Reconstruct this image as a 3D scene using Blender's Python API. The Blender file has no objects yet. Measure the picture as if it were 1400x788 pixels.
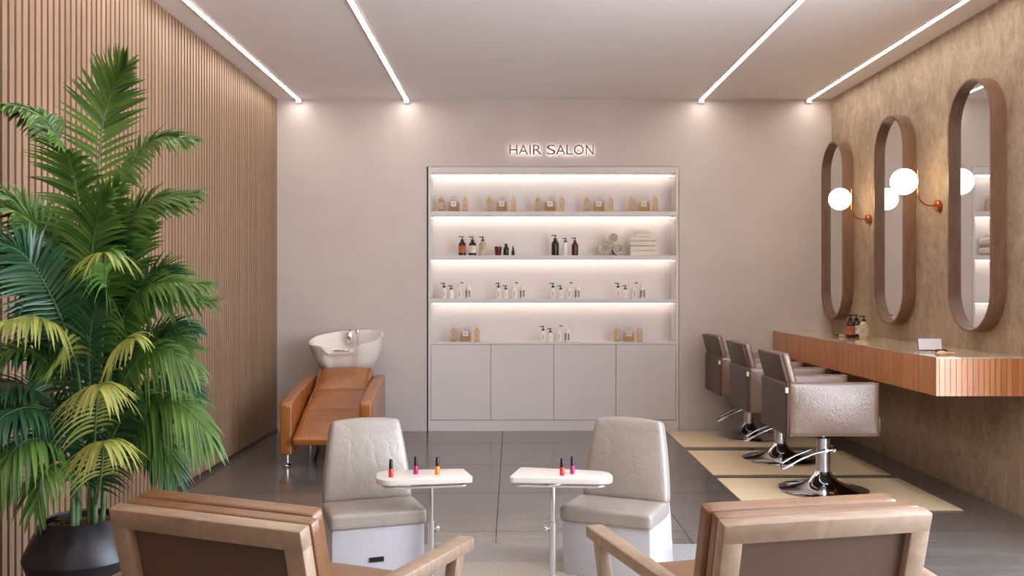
import bpy, bmesh, math, random
from mathutils import Vector, Matrix
random.seed(7)
PI = math.pi
C = bpy.context.scene.collection
SC = bpy.context.scene

# ------------------------------------------------------------------ measures
F = 1250.0            # focal length in pixels of the 1400 px wide frame
D0 = 8.262            # camera to back wall
H = 1.295             # eye height
XL, XR, ZC = -2.122, 2.888, 3.0
YF = -9.9            # front of the shop
def yy(d): return d - D0
def at(px, py, d): return Vector(((px-700)*d/F, d-D0, H-(py-394)*d/F))
def lin(c):
    c /= 255.0
    return c/12.92 if c <= 0.04045 else ((c+0.055)/1.055)**2.4
def rgb(r, g, b): return (lin(r), lin(g), lin(b), 1.0)

# ------------------------------------------------------------------ materials
def nodes(m):
    m.use_nodes = True
    nt = m.node_tree
    return nt, nt.nodes, nt.links, nt.nodes['Principled BSDF']
def setp(b, **kw):
    for k, v in kw.items():
        k = k.replace('_', ' ')
        if k in b.inputs: b.inputs[k].default_value = v
def coord(nt, scale, kind='Object'):
    tc = nt.nodes.new('ShaderNodeTexCoord'); mp = nt.nodes.new('ShaderNodeMapping')
    mp.inputs['Scale'].default_value = scale
    nt.links.new(tc.outputs[kind], mp.inputs['Vector'])
    return mp.outputs['Vector']
def noise(nt, vec, scale, detail=4, rough=0.55, dist=0.0):
    n = nt.nodes.new('ShaderNodeTexNoise')
    n.inputs['Scale'].default_value = scale; n.inputs['Detail'].default_value = detail
    n.inputs['Roughness'].default_value = rough; n.inputs['Distortion'].default_value = dist
    if vec is not None: nt.links.new(vec, n.inputs['Vector'])
    return n.outputs['Fac']
def ramp(nt, fac, stops):
    r = nt.nodes.new('ShaderNodeValToRGB')
    while len(r.color_ramp.elements) < len(stops): r.color_ramp.elements.new(0.5)
    for e, (p, c) in zip(r.color_ramp.elements, stops): e.position = p; e.color = c
    nt.links.new(fac, r.inputs['Fac'])
    return r.outputs['Color']
def bump(nt, bsdf, h, strength, dist=0.01):
    b = nt.nodes.new('ShaderNodeBump')
    b.inputs['Strength'].default_value = strength; b.inputs['Distance'].default_value = dist
    nt.links.new(h, b.inputs['Height']); nt.links.new(b.outputs['Normal'], bsdf.inputs['Normal'])
def math_n(nt, op, a, b=None):
    n = nt.nodes.new('ShaderNodeMath'); n.operation = op
    for i, v in enumerate((a, b)):
        if v is None: continue
        if isinstance(v, (int, float)): n.inputs[i].default_value = v
        else: nt.links.new(v, n.inputs[i])
    return n.outputs[0]
def mixc(nt, fac, a, b):
    n = nt.nodes.new('ShaderNodeMix'); n.data_type = 'RGBA'
    if isinstance(fac, (int, float)): n.inputs[0].default_value = fac
    else: nt.links.new(fac, n.inputs[0])
    for i, v in ((6, a), (7, b)):
        if isinstance(v, tuple): n.inputs[i].default_value = v
        else: nt.links.new(v, n.inputs[i])
    return n.outputs[2]
def scale_c(c, s): return (c[0]*s, c[1]*s, c[2]*s, 1.0)

def plain(name, c, rough=0.5, metal=0.0, var=0.06, nscale=8.0, bmp=0.0, **kw):
    m = bpy.data.materials.new(name); nt, N, L, b = nodes(m)
    v = coord(nt, (1, 1, 1)); f = noise(nt, v, nscale)
    L.new(ramp(nt, f, [(0.3, scale_c(c, 1-var)), (0.7, scale_c(c, 1+var))]), b.inputs['Base Color'])
    setp(b, Roughness=rough, Metallic=metal, **kw)
    if bmp: bump(nt, b, f, bmp)
    return m
def wood(name, c1, c2, grain=(1, 1, 1), rough=0.45, island=0.0, scale=6.0, ior=1.5):
    m = bpy.data.materials.new(name); nt, N, L, b = nodes(m)
    v = coord(nt, grain); f = noise(nt, v, scale, 6, 0.6, 0.6)
    col = ramp(nt, f, [(0.3, c1), (0.7, c2)])
    if island:
        g = N.new('ShaderNodeNewGeometry')
        k = math_n(nt, 'MULTIPLY', g.outputs['Random Per Island'], island)
        col = mixc(nt, k, col, scale_c(c1, 0.45))
    L.new(col, b.inputs['Base Color']); setp(b, Roughness=rough, IOR=ior)
    bump(nt, b, f, 0.08, 0.004)
    return m
def leather(name, c, rough=0.36, crease=0.25, fine=0.12, var=0.12, cs=7.0, ior=1.75):
    m = bpy.data.materials.new(name); nt, N, L, b = nodes(m)
    v = coord(nt, (1, 1, 1))
    big = noise(nt, v, cs, 2, 0.5, 0.5)
    n2 = noise(nt, v, cs*1.9, 2, 0.5, 0.8)
    r1 = math_n(nt, 'MINIMUM', math_n(nt, 'ABSOLUTE', math_n(nt, 'SUBTRACT', big, 0.5)), 0.05)
    r2 = math_n(nt, 'MINIMUM', math_n(nt, 'ABSOLUTE', math_n(nt, 'SUBTRACT', n2, 0.47)), 0.03)
    vo = N.new('ShaderNodeTexVoronoi'); vo.inputs['Scale'].default_value = 160; L.new(v, vo.inputs['Vector'])
    L.new(ramp(nt, big, [(0.3, scale_c(c, 1-var)), (0.72, scale_c(c, 1+var))]), b.inputs['Base Color'])
    cr = math_n(nt, 'MULTIPLY', math_n(nt, 'ADD', math_n(nt, 'ADD', r1, r2), math_n(nt, 'MULTIPLY', big, 0.25)), crease*6)
    h = math_n(nt, 'ADD', cr, math_n(nt, 'MULTIPLY', vo.outputs['Distance'], fine))
    bump(nt, b, h, 0.5, 0.015)
    setp(b, Roughness=rough, IOR=ior)
    return m
def emit(name, c, s):
    m = bpy.data.materials.new(name); nt, N, L, b = nodes(m)
    setp(b, Base_Color=(0.8, 0.8, 0.8, 1), Emission_Color=c, Emission_Strength=s, Roughness=0.5)
    return m
def glassy(name, c, rough=0.05, ior=1.25, trans=1.0):
    m = bpy.data.materials.new(name); nt, N, L, b = nodes(m)
    f = noise(nt, coord(nt, (1, 1, 1)), 6)
    L.new(ramp(nt, f, [(0.2, scale_c(c, 0.95)), (0.8, c)]), b.inputs['Base Color'])
    setp(b, Roughness=rough, Transmission_Weight=trans, IOR=ior)
    return m

def slat_wall_material():
    m = wood('oak slats', rgb(146, 115, 92), rgb(168, 137, 112), (14, 14, 0.9), 0.5, 0.28, 3.0)
    return m
def floor_material():
    m = bpy.data.materials.new('polished stone tile'); nt, N, L, b = nodes(m)
    tc = N.new('ShaderNodeTexCoord'); sp = N.new('ShaderNodeSeparateXYZ'); L.new(tc.outputs['Object'], sp.inputs[0])
    tx = math_n(nt, 'DIVIDE', math_n(nt, 'ADD', sp.outputs['X'], 0.084+0.0015+9.99), 0.999)
    ty = math_n(nt, 'DIVIDE', math_n(nt, 'ADD', sp.outputs['Y'], -yy(5.775)+9.17*2), 0.917)
    fx = math_n(nt, 'FRACT', tx); fy = math_n(nt, 'FRACT', ty)
    jx = math_n(nt, 'LESS_THAN', fx, 0.0045); jy = math_n(nt, 'LESS_THAN', fy, 0.0060)
    j = math_n(nt, 'MAXIMUM', jx, jy)
    cell = N.new('ShaderNodeCombineXYZ')
    L.new(math_n(nt, 'FLOOR', tx), cell.inputs[0]); L.new(math_n(nt, 'FLOOR', ty), cell.inputs[1])
    wn = N.new('ShaderNodeTexWhiteNoise'); wn.noise_dimensions = '3D'; L.new(cell.outputs[0], wn.inputs['Vector'])
    v = coord(nt, (0.9, 3.2, 1)); f = noise(nt, v, 2.2, 8, 0.62, 0.8)
    col = ramp(nt, f, [(0.28, rgb(92, 86, 82)), (0.72, rgb(120, 113, 108))])
    col = mixc(nt, math_n(nt, 'MULTIPLY', wn.outputs['Value'], 0.22), col, rgb(74, 68, 64))
    col = mixc(nt, j, col, rgb(58, 53, 50))
    L.new(col, b.inputs['Base Color'])
    rr = N.new('ShaderNodeMapRange'); rr.inputs['To Min'].default_value = 0.15; rr.inputs['To Max'].default_value = 0.17
    L.new(f, rr.inputs['Value']); L.new(rr.outputs[0], b.inputs['Roughness'])
    pass
    setp(b, IOR=1.75)
    L.new(math_n(nt, 'MULTIPLY', math_n(nt, 'SUBTRACT', 1.0, j), 0.5), b.inputs['Specular IOR Level'])
    return m
def plaster_material():
    m = bpy.data.materials.new('painted plaster'); nt, N, L, b = nodes(m)
    v = coord(nt, (1, 1, 1)); f = noise(nt, v, 1.6, 6, 0.6, 0.4)
    L.new(ramp(nt, f, [(0.3, rgb(202, 191, 186)), (0.7, rgb(210, 200, 195))]), b.inputs['Base Color'])
    rr = N.new('ShaderNodeMapRange'); rr.inputs['To Min'].default_value = 0.38; rr.inputs['To Max'].default_value = 0.58
    L.new(f, rr.inputs['Value']); L.new(rr.outputs[0], b.inputs['Roughness'])
    bump(nt, b, f, 0.04, 0.01)
    return m
def concrete_material():
    m = bpy.data.materials.new('troweled concrete'); nt, N, L, b = nodes(m)
    v = coord(nt, (1, 1.4, 0.8))
    f1 = noise(nt, v, 2.0, 8, 0.68, 1.2); f2 = noise(nt, v, 11.0, 8, 0.7, 2.2)
    f = math_n(nt, 'ADD', math_n(nt, 'MULTIPLY', f1, 0.5), math_n(nt, 'MULTIPLY', f2, 0.5))
    col = ramp(nt, f, [(0.36, rgb(142, 120, 98)), (0.5, rgb(172, 150, 126)), (0.64, rgb(196, 176, 152))])
    vo = N.new('ShaderNodeTexVoronoi'); vo.inputs['Scale'].default_value = 2.3; L.new(v, vo.inputs['Vector'])
    pit = math_n(nt, 'LESS_THAN', vo.outputs['Distance'], 0.022)
    col = mixc(nt, math_n(nt, 'MULTIPLY', pit, 0.7), col, rgb(70, 55, 45))
    L.new(col, b.inputs['Base Color']); setp(b, Roughness=0.62)
    bump(nt, b, f, 0.5, 0.02)
    return m
def rug_material():
    m = bpy.data.materials.new('woven rug'); nt, N, L, b = nodes(m)
    tc = N.new('ShaderNodeTexCoord'); sp = N.new('ShaderNodeSeparateXYZ'); L.new(tc.outputs['Object'], sp.inputs[0])
    x, y = sp.outputs['X'], sp.outputs['Y']
    tri = math_n(nt, 'ABSOLUTE', math_n(nt, 'SUBTRACT', math_n(nt, 'FRACT', math_n(nt, 'MULTIPLY', x, 18.0)), 0.5))
    zig = math_n(nt, 'FRACT', math_n(nt, 'MULTIPLY', math_n(nt, 'ADD', y, math_n(nt, 'MULTIPLY', tri, 0.075)), 40.0))
    s = math_n(nt, 'GREATER_THAN', zig, 0.52)
    c1 = mixc(nt, s, rgb(186, 182, 180), rgb(118, 114, 112))
    wx = math_n(nt, 'SINE', math_n(nt, 'MULTIPLY', x, 300.0)); wy = math_n(nt, 'SINE', math_n(nt, 'MULTIPLY', y, 230.0))
    w = math_n(nt, 'GREATER_THAN', math_n(nt, 'MULTIPLY', wx, wy), 0.1)
    c2 = mixc(nt, w, rgb(196, 186, 170), rgb(150, 140, 126))
    edge = math_n(nt, 'LESS_THAN', y, yy(4.29))
    col = mixc(nt, edge, c1, c2)
    f = noise(nt, coord(nt, (1, 1, 1)), 30, 3)
    L.new(mixc(nt, math_n(nt, 'MULTIPLY', f, 0.3), col, rgb(150, 145, 142)), b.inputs['Base Color'])
    setp(b, Roughness=0.9); bump(nt, b, f, 0.4, 0.004)
    return m
def leaf_material(name, c1, c2):
    m = bpy.data.materials.new(name); nt, N, L, b = nodes(m)
    f = noise(nt, coord(nt, (1, 1, 1)), 5, 2)
    g = N.new('ShaderNodeNewGeometry')
    k = math_n(nt, 'ADD', math_n(nt, 'MULTIPLY', f, 0.6), math_n(nt, 'MULTIPLY', g.outputs['Random Per Island'], 0.4))
    col = ramp(nt, k, [(0.25, c1), (0.75, c2)])
    L.new(col, b.inputs['Base Color']); setp(b, Roughness=0.30, IOR=1.6)
    tr = N.new('ShaderNodeBsdfTranslucent'); L.new(col, tr.inputs['Color'])
    mx = N.new('ShaderNodeMixShader'); mx.inputs[0].default_value = 0.25
    out = [n for n in N if n.type == 'OUTPUT_MATERIAL'][0]
    L.new(b.outputs[0], mx.inputs[1]); L.new(tr.outputs[0], mx.inputs[2]); L.new(mx.outputs[0], out.inputs[0])
    return m

MT = dict(
    slats=slat_wall_material(),
    slatback=plain('dark slat backing', rgb(72, 46, 32), 0.8),
    floor=floor_material(), plaster=plaster_material(), concrete=concrete_material(),
    ceil=plain('ceiling paint', rgb(240, 236, 238), 0.55, var=0.015, nscale=1.5),
    base=plain('dark skirting', rgb(70, 54, 46), 0.35),
    strip=emit('light strip', (1.0, 0.92, 0.84, 1), 22.0),
    channel=plain('white aluminium channel', rgb(215, 205, 198), 0.4),
    shelfled=emit('shelf light strip', (1.0, 0.90, 0.78, 1), 6.8),
    globe=emit('opal globe', (1.0, 0.76, 0.50, 1), 9.0),
    sign=plain('grey sign letters', rgb(92, 84, 86), 0.6),
    signled=emit('sign backlight', (1.0, 0.88, 0.84, 1), 3.0),
    cab=plain('matte cabinet lacquer', rgb(220, 213, 212), 0.42, var=0.02, nscale=2),
    copper=plain('brushed copper', rgb(205, 120, 84), 0.25, 1.0),
    chrome=plain('chrome', (0.86, 0.87, 0.90, 1), 0.06, 1.0, 0.01),
    steel=plain('brushed steel', (0.72, 0.72, 0.74, 1), 0.24, 1.0, 0.04, 20),
    mirror=plain('mirror glass', (0.9, 0.9, 0.9, 1), 0.0, 1.0, 0.0),
    mframe=wood('walnut mirror frame', rgb(112, 82, 65), rgb(140, 107, 86), (3, 3, 0.6), 0.4),
    cslat=wood('oak counter slats', rgb(196, 122, 70), rgb(226, 158, 104), (12, 12, 1.0), 0.30, 0.35, 3.0, 1.7),
    cback=plain('dark counter core', rgb(70, 42, 28), 0.7),
    ctop=plain('polished stone top', rgb(196, 176, 150), 0.05, 0, 0.06, 5, Specular_IOR_Level=0.8),
    oak=wood('pale oak frame', rgb(140, 116, 97), rgb(172, 146, 122), (2, 9, 2), 0.4),
    tan=leather('tan leather', rgb(122, 80, 44), 0.30, 0.10, 0.06),
    tanpanel=leather('dark back panel', rgb(92, 70, 56), 0.6, 0.02, 0.04, 0.05, ior=1.45),
    cognac=leather('cognac leather', rgb(158, 94, 36), 0.24, 0.3, 0.12),
    brown=leather('brown salon leather', rgb(122, 90, 70), 0.30, 0.16, 0.14, ior=2.1),
    brownback=leather('dark brown leather', rgb(86, 65, 52), 0.5, 0.04, 0.10, ior=1.5),
    beige=leather('beige leather', rgb(160, 149, 140), 0.34, 0.42, 0.05, 0.06, 3.4),
    white=plain('white lacquer', rgb(190, 188, 194), 0.3, var=0.01),
    ivory=plain('ivory tabletop', rgb(226, 215, 208), 0.25, var=0.01),
    ceramic=plain('glazed ceramic', rgb(238, 232, 226), 0.12, var=0.01),
    black=plain('black plastic', rgb(22, 20, 20), 0.3),
    pot=plain('black planter', rgb(34, 34, 38), 0.32, bmp=0.03),
    soil=plain('bark soil', rgb(92, 64, 44), 0.95, 0, 0.6, 60, 1.0),
    rug=rug_material(),
    mat=plain('beige floor mat', rgb(234, 212, 174), 0.6, var=0.04, nscale=4),
    leafA=leaf_material('palm leaf green', rgb(66, 106, 46), rgb(118, 156, 72)),
    leafB=leaf_material('palm leaf yellow green', rgb(132, 146, 62), rgb(184, 182, 98)),
    leafC=leaf_material('palm leaf deep', rgb(36, 78, 54), rgb(72, 122, 80)),
    cane=plain('palm cane', rgb(96, 126, 82), 0.4, 0, 0.35, 30),
    towel=plain('cream towelling', rgb(230, 222, 210), 0.95, 0, 0.05, 90, 0.15),
    amberglass=glassy('amber liquid', (1.0, 0.72, 0.36, 1), 0.05, 1.12),
    clear=glassy('clear glass', (0.97, 0.96, 0.93, 1), 0.02, 1.12),
    brownglass=plain('brown glass', rgb(44, 24, 16), 0.1),
    greenglass=plain('dark olive glass', rgb(38, 38, 22), 0.1),
    redglass=plain('red brown glass', rgb(96, 34, 22), 0.12),
    amberdark=plain('dark amber glass', rgb(84, 34, 16), 0.1),
    soap=plain('pale yellow soap', rgb(220, 200, 150), 0.12, Transmission_Weight=0.25),
    whiteplastic=plain('white plastic', rgb(236, 230, 224), 0.3, var=0.01),
    labelwhite=plain('white paper label', rgb(234, 228, 222), 0.6, var=0.01),
    labelorange=plain('orange paper label', rgb(186, 100, 66), 0.6),
    labelbeige=plain('beige paper label', rgb(206, 186, 164), 0.6),
    ink=plain('label ink', rgb(64, 60, 66), 0.6),
    inkblue=plain('blue grey ink', rgb(120, 120, 150), 0.6),
    red=plain('red polish', rgb(206, 66, 60), 0.12),
    magenta=plain('magenta polish', rgb(176, 44, 116), 0.12),
    orange=plain('orange polish', rgb(236, 142, 50), 0.12),
    screen=plain('white card face', rgb(225, 224, 230), 0.4, var=0.0),
    brushwood=wood('pale brush wood', rgb(206, 160, 116), rgb(226, 186, 146), (2, 12, 2), 0.4),
    frameblk=plain('black window frame', rgb(40, 38, 38), 0.4),
)

# ------------------------------------------------------------------ mesh helpers
def new(): return bmesh.new()
def obj(name, bm, mat, parent=None, smooth=35, loc=None):
    bmesh.ops.recalc_face_normals(bm, faces=bm.faces[:])
    me = bpy.data.meshes.new(name); bm.to_mesh(me); bm.free()
    for m in (mat if isinstance(mat, (list, tuple)) else [mat]): me.materials.append(MT[m])
    if smooth:
        me.polygons.foreach_set('use_smooth', [True]*len(me.polygons))
        me.set_sharp_from_angle(angle=math.radians(smooth))
    o = bpy.data.objects.new(name, me); C.objects.link(o)
    if parent is not None: o.parent = parent
    if loc is not None: o.location = loc
    return o
def tag(o, label, cat, group=None, kind=None):
    if label: o['label'] = label
    if cat: o['category'] = cat
    if group: o['group'] = group
    if kind: o['kind'] = kind
    return o
def thing(name, label, cat, loc=(0, 0, 0), rz=0.0, group=None):
    o = bpy.data.objects.new(name, None); C.objects.link(o)
    o.empty_display_size = 0.1
    o.location = loc; o.rotation_euler = (0, 0, rz)
    return tag(o, label, cat, group)
def struct(name, bm, mat, smooth=0):
    o = obj(name, bm, mat, None, smooth); o['kind'] = 'structure'; return o
def dup(root, loc, rz=0.0, label=None, group=None):
    def cp(o, par):
        c = o.copy(); C.objects.link(c); c.parent = par
        for ch in o.children: cp(ch, c)
        return c
    r = cp(root, None); r.location = loc; r.rotation_euler = (0, 0, rz)
    if label: r['label'] = label
    if group: r['group'] = group
    return r
def bx(bm, lo, hi, bev=0.0, seg=2, mtx=None, mi=0):
    lo, hi = Vector(lo), Vector(hi)
    g = bmesh.ops.create_cube(bm, size=1.0)
    vs = g['verts']
    c = (lo+hi)/2; s = hi-lo
    for v in vs: v.co = Vector((v.co.x*s.x, v.co.y*s.y, v.co.z*s.z)) + c
    faces = set(f for v in vs for f in v.link_faces)
    if bev:
        es = list(set(e for v in vs for e in v.link_edges))
        r = bmesh.ops.bevel(bm, geom=es, offset=min(bev, min(s)*0.49), segments=seg, profile=0.5, affect='EDGES')
        vs = list(set(v for f in r['faces'] for v in f.verts) | set(v for v in vs if v.is_valid))
        faces = set(f for v in vs for f in v.link_faces)
    if mtx is not None:
        for v in vs: v.co = mtx @ v.co
    for f in faces: f.material_index = mi
    return vs
def cushion(bm, lo, hi, r=0.03, bulge=0.25, axis=2, n=12, mtx=None):
    """A padded block: rounded edges and two puffed faces across AXIS."""
    lo, hi = Vector(lo), Vector(hi); c = (lo+hi)/2; hs = (hi-lo)/2
    tmp = bmesh.new(); bmesh.ops.create_cube(tmp, size=2.0)
    bmesh.ops.subdivide_edges(tmp, edges=tmp.edges[:], cuts=n, use_grid_fill=True)
    r = min(r, min(hs)*0.95)
    o = [i for i in range(3) if i != axis]
    vm = {}
    for v in tmp.verts:
        u = Vector([max(-1, min(1, x)) for x in v.co])
        u = Vector([math.copysign(1-(1-abs(x))**1.35, x) for x in u])
        p = Vector([u[i]*hs[i] for i in range(3)])
        q = Vector([max(-(hs[i]-r), min(hs[i]-r, p[i])) for i in range(3)])
        dv = p-q
        if dv.length > 1e-9: p = q + dv.normalized()*min(dv.length*1.0, r) if dv.length > r else q+dv
        b = (1-u[o[0]]**2)*(1-u[o[1]]**2)
        p[axis] += math.copysign(1, u[axis])*abs(u[axis])*b*bulge*hs[axis]
        p = p + c
        if mtx is not None: p = mtx @ p
        vm[v] = bm.verts.new(p)
    for f in tmp.faces: bm.faces.new([vm[v] for v in f.verts])
    tmp.free()
def lathe(bm, prof, seg=24, c=(0, 0, 0), mtx=None, sx=1.0, sy=1.0):
    rings = []
    for r, z in prof:
        if r < 1e-6:
            p = Vector((c[0], c[1], c[2]+z)); rings.append([bm.verts.new(mtx @ p if mtx else p)])
        else:
            ring = []
            for i in range(seg):
                a = 2*PI*i/seg
                p = Vector((c[0]+r*sx*math.cos(a), c[1]+r*sy*math.sin(a), c[2]+z))
                ring.append(bm.verts.new(mtx @ p if mtx else p))
            rings.append(ring)
    for a, b in zip(rings, rings[1:]):
        for i in range(seg):
            j = (i+1) % seg
            if len(a) == 1 and len(b) == 1: break
            if len(a) == 1: bm.faces.new((a[0], b[i], b[j]))
            elif len(b) == 1: bm.faces.new((a[i], a[j], b[0]))
            else: bm.faces.new((a[i], a[j], b[j], b[i]))
    for ring in (rings[0], rings[-1]):
        if len(ring) > 2: bm.faces.new(ring)
def tube(bm, pts, r, seg=10, closed=False):
    pts = [Vector(p) for p in pts]; n = len(pts)
    rs = r if isinstance(r, (list, tuple)) else [r]*n
    rings = []; up = None
    for i in range(n):
        a = pts[(i-1) % n] if (closed or i > 0) else pts[i]
        b = pts[(i+1) % n] if (closed or i < n-1) else pts[i]
        t = (b-a).normalized()
        if up is None:
            up = Vector((0, 0, 1)) if abs(t.z) < 0.9 else Vector((1, 0, 0))
        s = t.cross(up).normalized(); up = s.cross(t).normalized()
        rings.append([bm.verts.new(pts[i] + (s*math.cos(2*PI*k/seg) + up*math.sin(2*PI*k/seg))*rs[i]) for k in range(seg)])
    m = n if closed else n-1
    for i in range(m):
        a, b = rings[i], rings[(i+1) % n]
        for k in range(seg):
            j = (k+1) % seg
            bm.faces.new((a[k], a[j], b[j], b[k]))
    if not closed:
        bm.faces.new(rings[0]); bm.faces.new(rings[-1])
def cat(pts, n=24):
    P = [Vector(p) for p in pts]; P = [P[0]*2-P[1]] + P + [P[-1]*2-P[-2]]
    out = []; m = len(P)-3
    for i in range(n):
        u = i/(n-1)*m; k = min(int(u), m-1); t = u-k
        a, b, c, d = P[k:k+4]
        out.append(0.5*((2*b) + (c-a)*t + (2*a-5*b+4*c-d)*t*t + (3*b-a-3*c+d)*t**3))
    return out
def prism(bm, poly, lo, hi, axis='z', bev=0.0, seg=2, mtx=None):
    """Extrude a 2-D outline between LO and HI along AXIS."""
    def mk(a, b, h):
        p = {'z': Vector((a, b, h)), 'x': Vector((h, a, b)), 'y': Vector((a, h, b))}[axis]
        return p
    v0 = [bm.verts.new(mk(a, b, lo)) for a, b in poly]; v1 = [bm.verts.new(mk(a, b, hi)) for a, b in poly]
    n = len(poly); fs = [bm.faces.new(v0), bm.faces.new(v1)]
    for i in range(n): fs.append(bm.faces.new((v0[i], v0[(i+1) % n], v1[(i+1) % n], v1[i])))
    vs = v0+v1
    if bev:
        es = list(set(fs[0].edges[:]) | set(fs[1].edges[:]))
        bmesh.ops.recalc_face_normals(bm, faces=fs)
        r = bmesh.ops.bevel(bm, geom=es, offset=bev, segments=seg, profile=0.5, affect='EDGES')
        vs = list(set(v for f in r['faces'] for v in f.verts) | set(v for v in vs if v.is_valid))
    if mtx is not None:
        for v in vs: v.co = mtx @ v.co
def rounded(poly, rads, n=6):
    out = []; m = len(poly)
    for i in range(m):
        p = Vector(poly[i]); a = Vector(poly[i-1]); b = Vector(poly[(i+1) % m])
        r = rads[i] if isinstance(rads, (list, tuple)) else rads
        if r <= 0: out.append(tuple(p)); continue
        p0 = p + (a-p).normalized()*r; p1 = p + (b-p).normalized()*r
        for k in range(n+1):
            t = k/n; q = p0*(1-t)**2 + p*2*t*(1-t) + p1*t*t
            out.append((q.x, q.y))
    return out
def bar(bm, a, b, w, h, bev=0.004, upv=(0, 0, 1)):
    """A rectangular bar from A to B, W across and H along UPV."""
    a, b = Vector(a), Vector(b); t = (b-a); L = t.length; t.normalize()
    u = Vector(upv); s = t.cross(u).normalized(); u = s.cross(t).normalized()
    M = Matrix((( s.x, t.x, u.x, a.x), (s.y, t.y, u.y, a.y), (s.z, t.z, u.z, a.z), (0, 0, 0, 1)))
    bx(bm, (-w/2, 0, -h/2), (w/2, L, h/2), bev, 2, M)

# ------------------------------------------------------------------ room
bm = new(); bx(bm, (XL-0.3, YF-0.2, -0.1), (XR+0.3, 0.5, 0.0)); struct('floor', bm, 'floor')
bm = new(); bx(bm, (XL-0.3, YF-0.2, ZC), (XR+0.3, 0.5, ZC+0.15)); struct('ceiling', bm, 'ceil')
NX0, NX1, NZ = -0.771, 1.509, 2.3945
bm = new()
bx(bm, (XL-0.3, 0, 0), (NX0, 0.34, ZC)); bx(bm, (NX1, 0, 0), (XR+0.3, 0.34, ZC)); bx(bm, (NX0, 0, NZ), (NX1, 0.34, ZC))
bx(bm, (XL-0.3, 0.34, 0), (XR+0.3, 0.45, ZC))
struct('wall_back', bm, 'plaster')
bm = new()
bx(bm, (XL-0.3, YF, 0), (XL-0.026, 0, ZC), mi=1)
y = -0.004; P = 0.0545
while y > YF:
    bx(bm, (XL-0.027, y-0.0365, 0.032), (XL, y, ZC)); y -= P
struct('wall_left', bm, ['slats', 'slatback'])
bm = new(); bx(bm, (XL-0.027, YF, 0), (XL+0.004, 0, 0.032)); struct('baseboard_left', bm, 'base')
# right wall, with the wide shop window it must have beyond the frame
WY0, WY1, WZ0, WZ1 = -7.8, -4.0, 0.1, 2.9
bm = new()
bx(bm, (XR, WY1, 0), (XR+0.25, 0, ZC)); bx(bm, (XR, YF, 0), (XR+0.25, WY0, ZC))
bx(bm, (XR, WY0, 0), (XR+0.25, WY1, WZ0)); bx(bm, (XR, WY0, WZ1), (XR+0.25, WY1, ZC))
struct('wall_right', bm, 'concrete')
bm = new(); bx(bm, (XL-0.3, YF-0.2, 0), (XR+0.3, YF, ZC)); struct('wall_front', bm, 'plaster')
bm = new()
for k in range(6):
    yk = WY0 + (WY1-WY0)*k/5
    bx(bm, (XR+0.08, yk-0.03, WZ0), (XR+0.14, yk+0.03, WZ1))
for z in (WZ0+0.03, WZ1-0.03): bx(bm, (XR+0.08, WY0, z-0.03), (XR+0.14, WY1, z+0.03))
struct('window_1', bm, 'frameblk')

# ceiling light strips
for i, (px, nm) in enumerate(((409, 'beside the slatted wood wall'), (556, 'second from the slatted wood wall'),
                              (958, 'second from the concrete wall'), (1105, 'beside the concrete mirror wall'))):
    x = (px-700)/151.3
    t = thing('ceiling_light', 'long recessed linear light in the ceiling, ' + nm, 'ceiling light', (x, -4.9, ZC-0.002), 0, 'linear ceiling lights')
    bm = new(); bx(bm, (-0.017, -4.8, -0.006), (0.017, 4.87, 0.0)); obj('diffuser', bm, 'strip', t, 0)
    bm = new()
    for s in (-1, 1): bx(bm, (s*0.0205-0.0035, -4.8, -0.007), (s*0.0205+0.0035, 4.89, 0.001))
    bx(bm, (-0.024, 4.872, -0.034), (0.024, 4.884, 0.001))  # end plate added to block the strip's hot spot on the back wall
    obj('channel', bm, 'channel', t, 0)

# ------------------------------------------------------------------ sign
sg = thing('wall_sign', 'backlit grey HAIR SALON lettering on the wall above the display shelves', 'sign', (0, 0, 2.496))
adv = {'H': .722, 'A': .667, 'I': .278, 'R': .722, ' ': .278, 'S': .667, 'L': .556, 'O': .778, 'N': .722}
wid = {'H': .56, 'A': .655, 'I': .095, 'R': .61, 'S': .575, 'L': .44, 'O': .68, 'N': .56}
text = 'HAIR SALON'; tot = sum(adv[c] for c in text); xs = -0.033; sc_ = 0.778/tot
for ch in text:
    if ch != ' ':
        cu = bpy.data.curves.new('letter', 'FONT'); cu.body = ch; cu.size = 1.0; cu.extrude = 0.0; cu.offset = -0.002
        to = bpy.data.objects.new('letter_text', cu); C.objects.link(to)
        dg = bpy.context.evaluated_depsgraph_get()
        me0 = bpy.data.meshes.new_from_object(to.evaluated_get(dg))
        bpy.data.objects.remove(to)
        lx = [v.co.x for v in me0.vertices]; ly = [v.co.y for v in me0.vertices]
        x0, x1, y0, y1 = min(lx), max(lx), min(ly), max(ly)
        w = wid[ch]*sc_; cx = xs + adv[ch]*sc_/2; hgt = 0.088
        par = None
        for part, mat, ya, yb in (('letter', 'sign', -0.034, -0.022), ('backlight', 'signled', -0.021, -0.017)):
            bm = new(); bm.from_mesh(me0)
            for v in bm.verts:
                v.co = Vector((cx - w/2 + (v.co.x-x0)/(x1-x0)*w, ya, (v.co.y-y0)/(y1-y0)*hgt))
            g = bmesh.ops.extrude_face_region(bm, geom=bm.faces[:])
            for e in g['geom']:
                if isinstance(e, bmesh.types.BMVert): e.co.y = yb
            o = obj(part, bm, mat, par or sg, 30)
            if par is None: par = o
        bm = new(); bx(bm, (cx-0.004, -0.022, hgt*0.45), (cx+0.004, 0.0, hgt*0.53)); 
        obj('stand_off', bm, 'steel', par, 0)
    xs += adv[ch]*sc_

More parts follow.
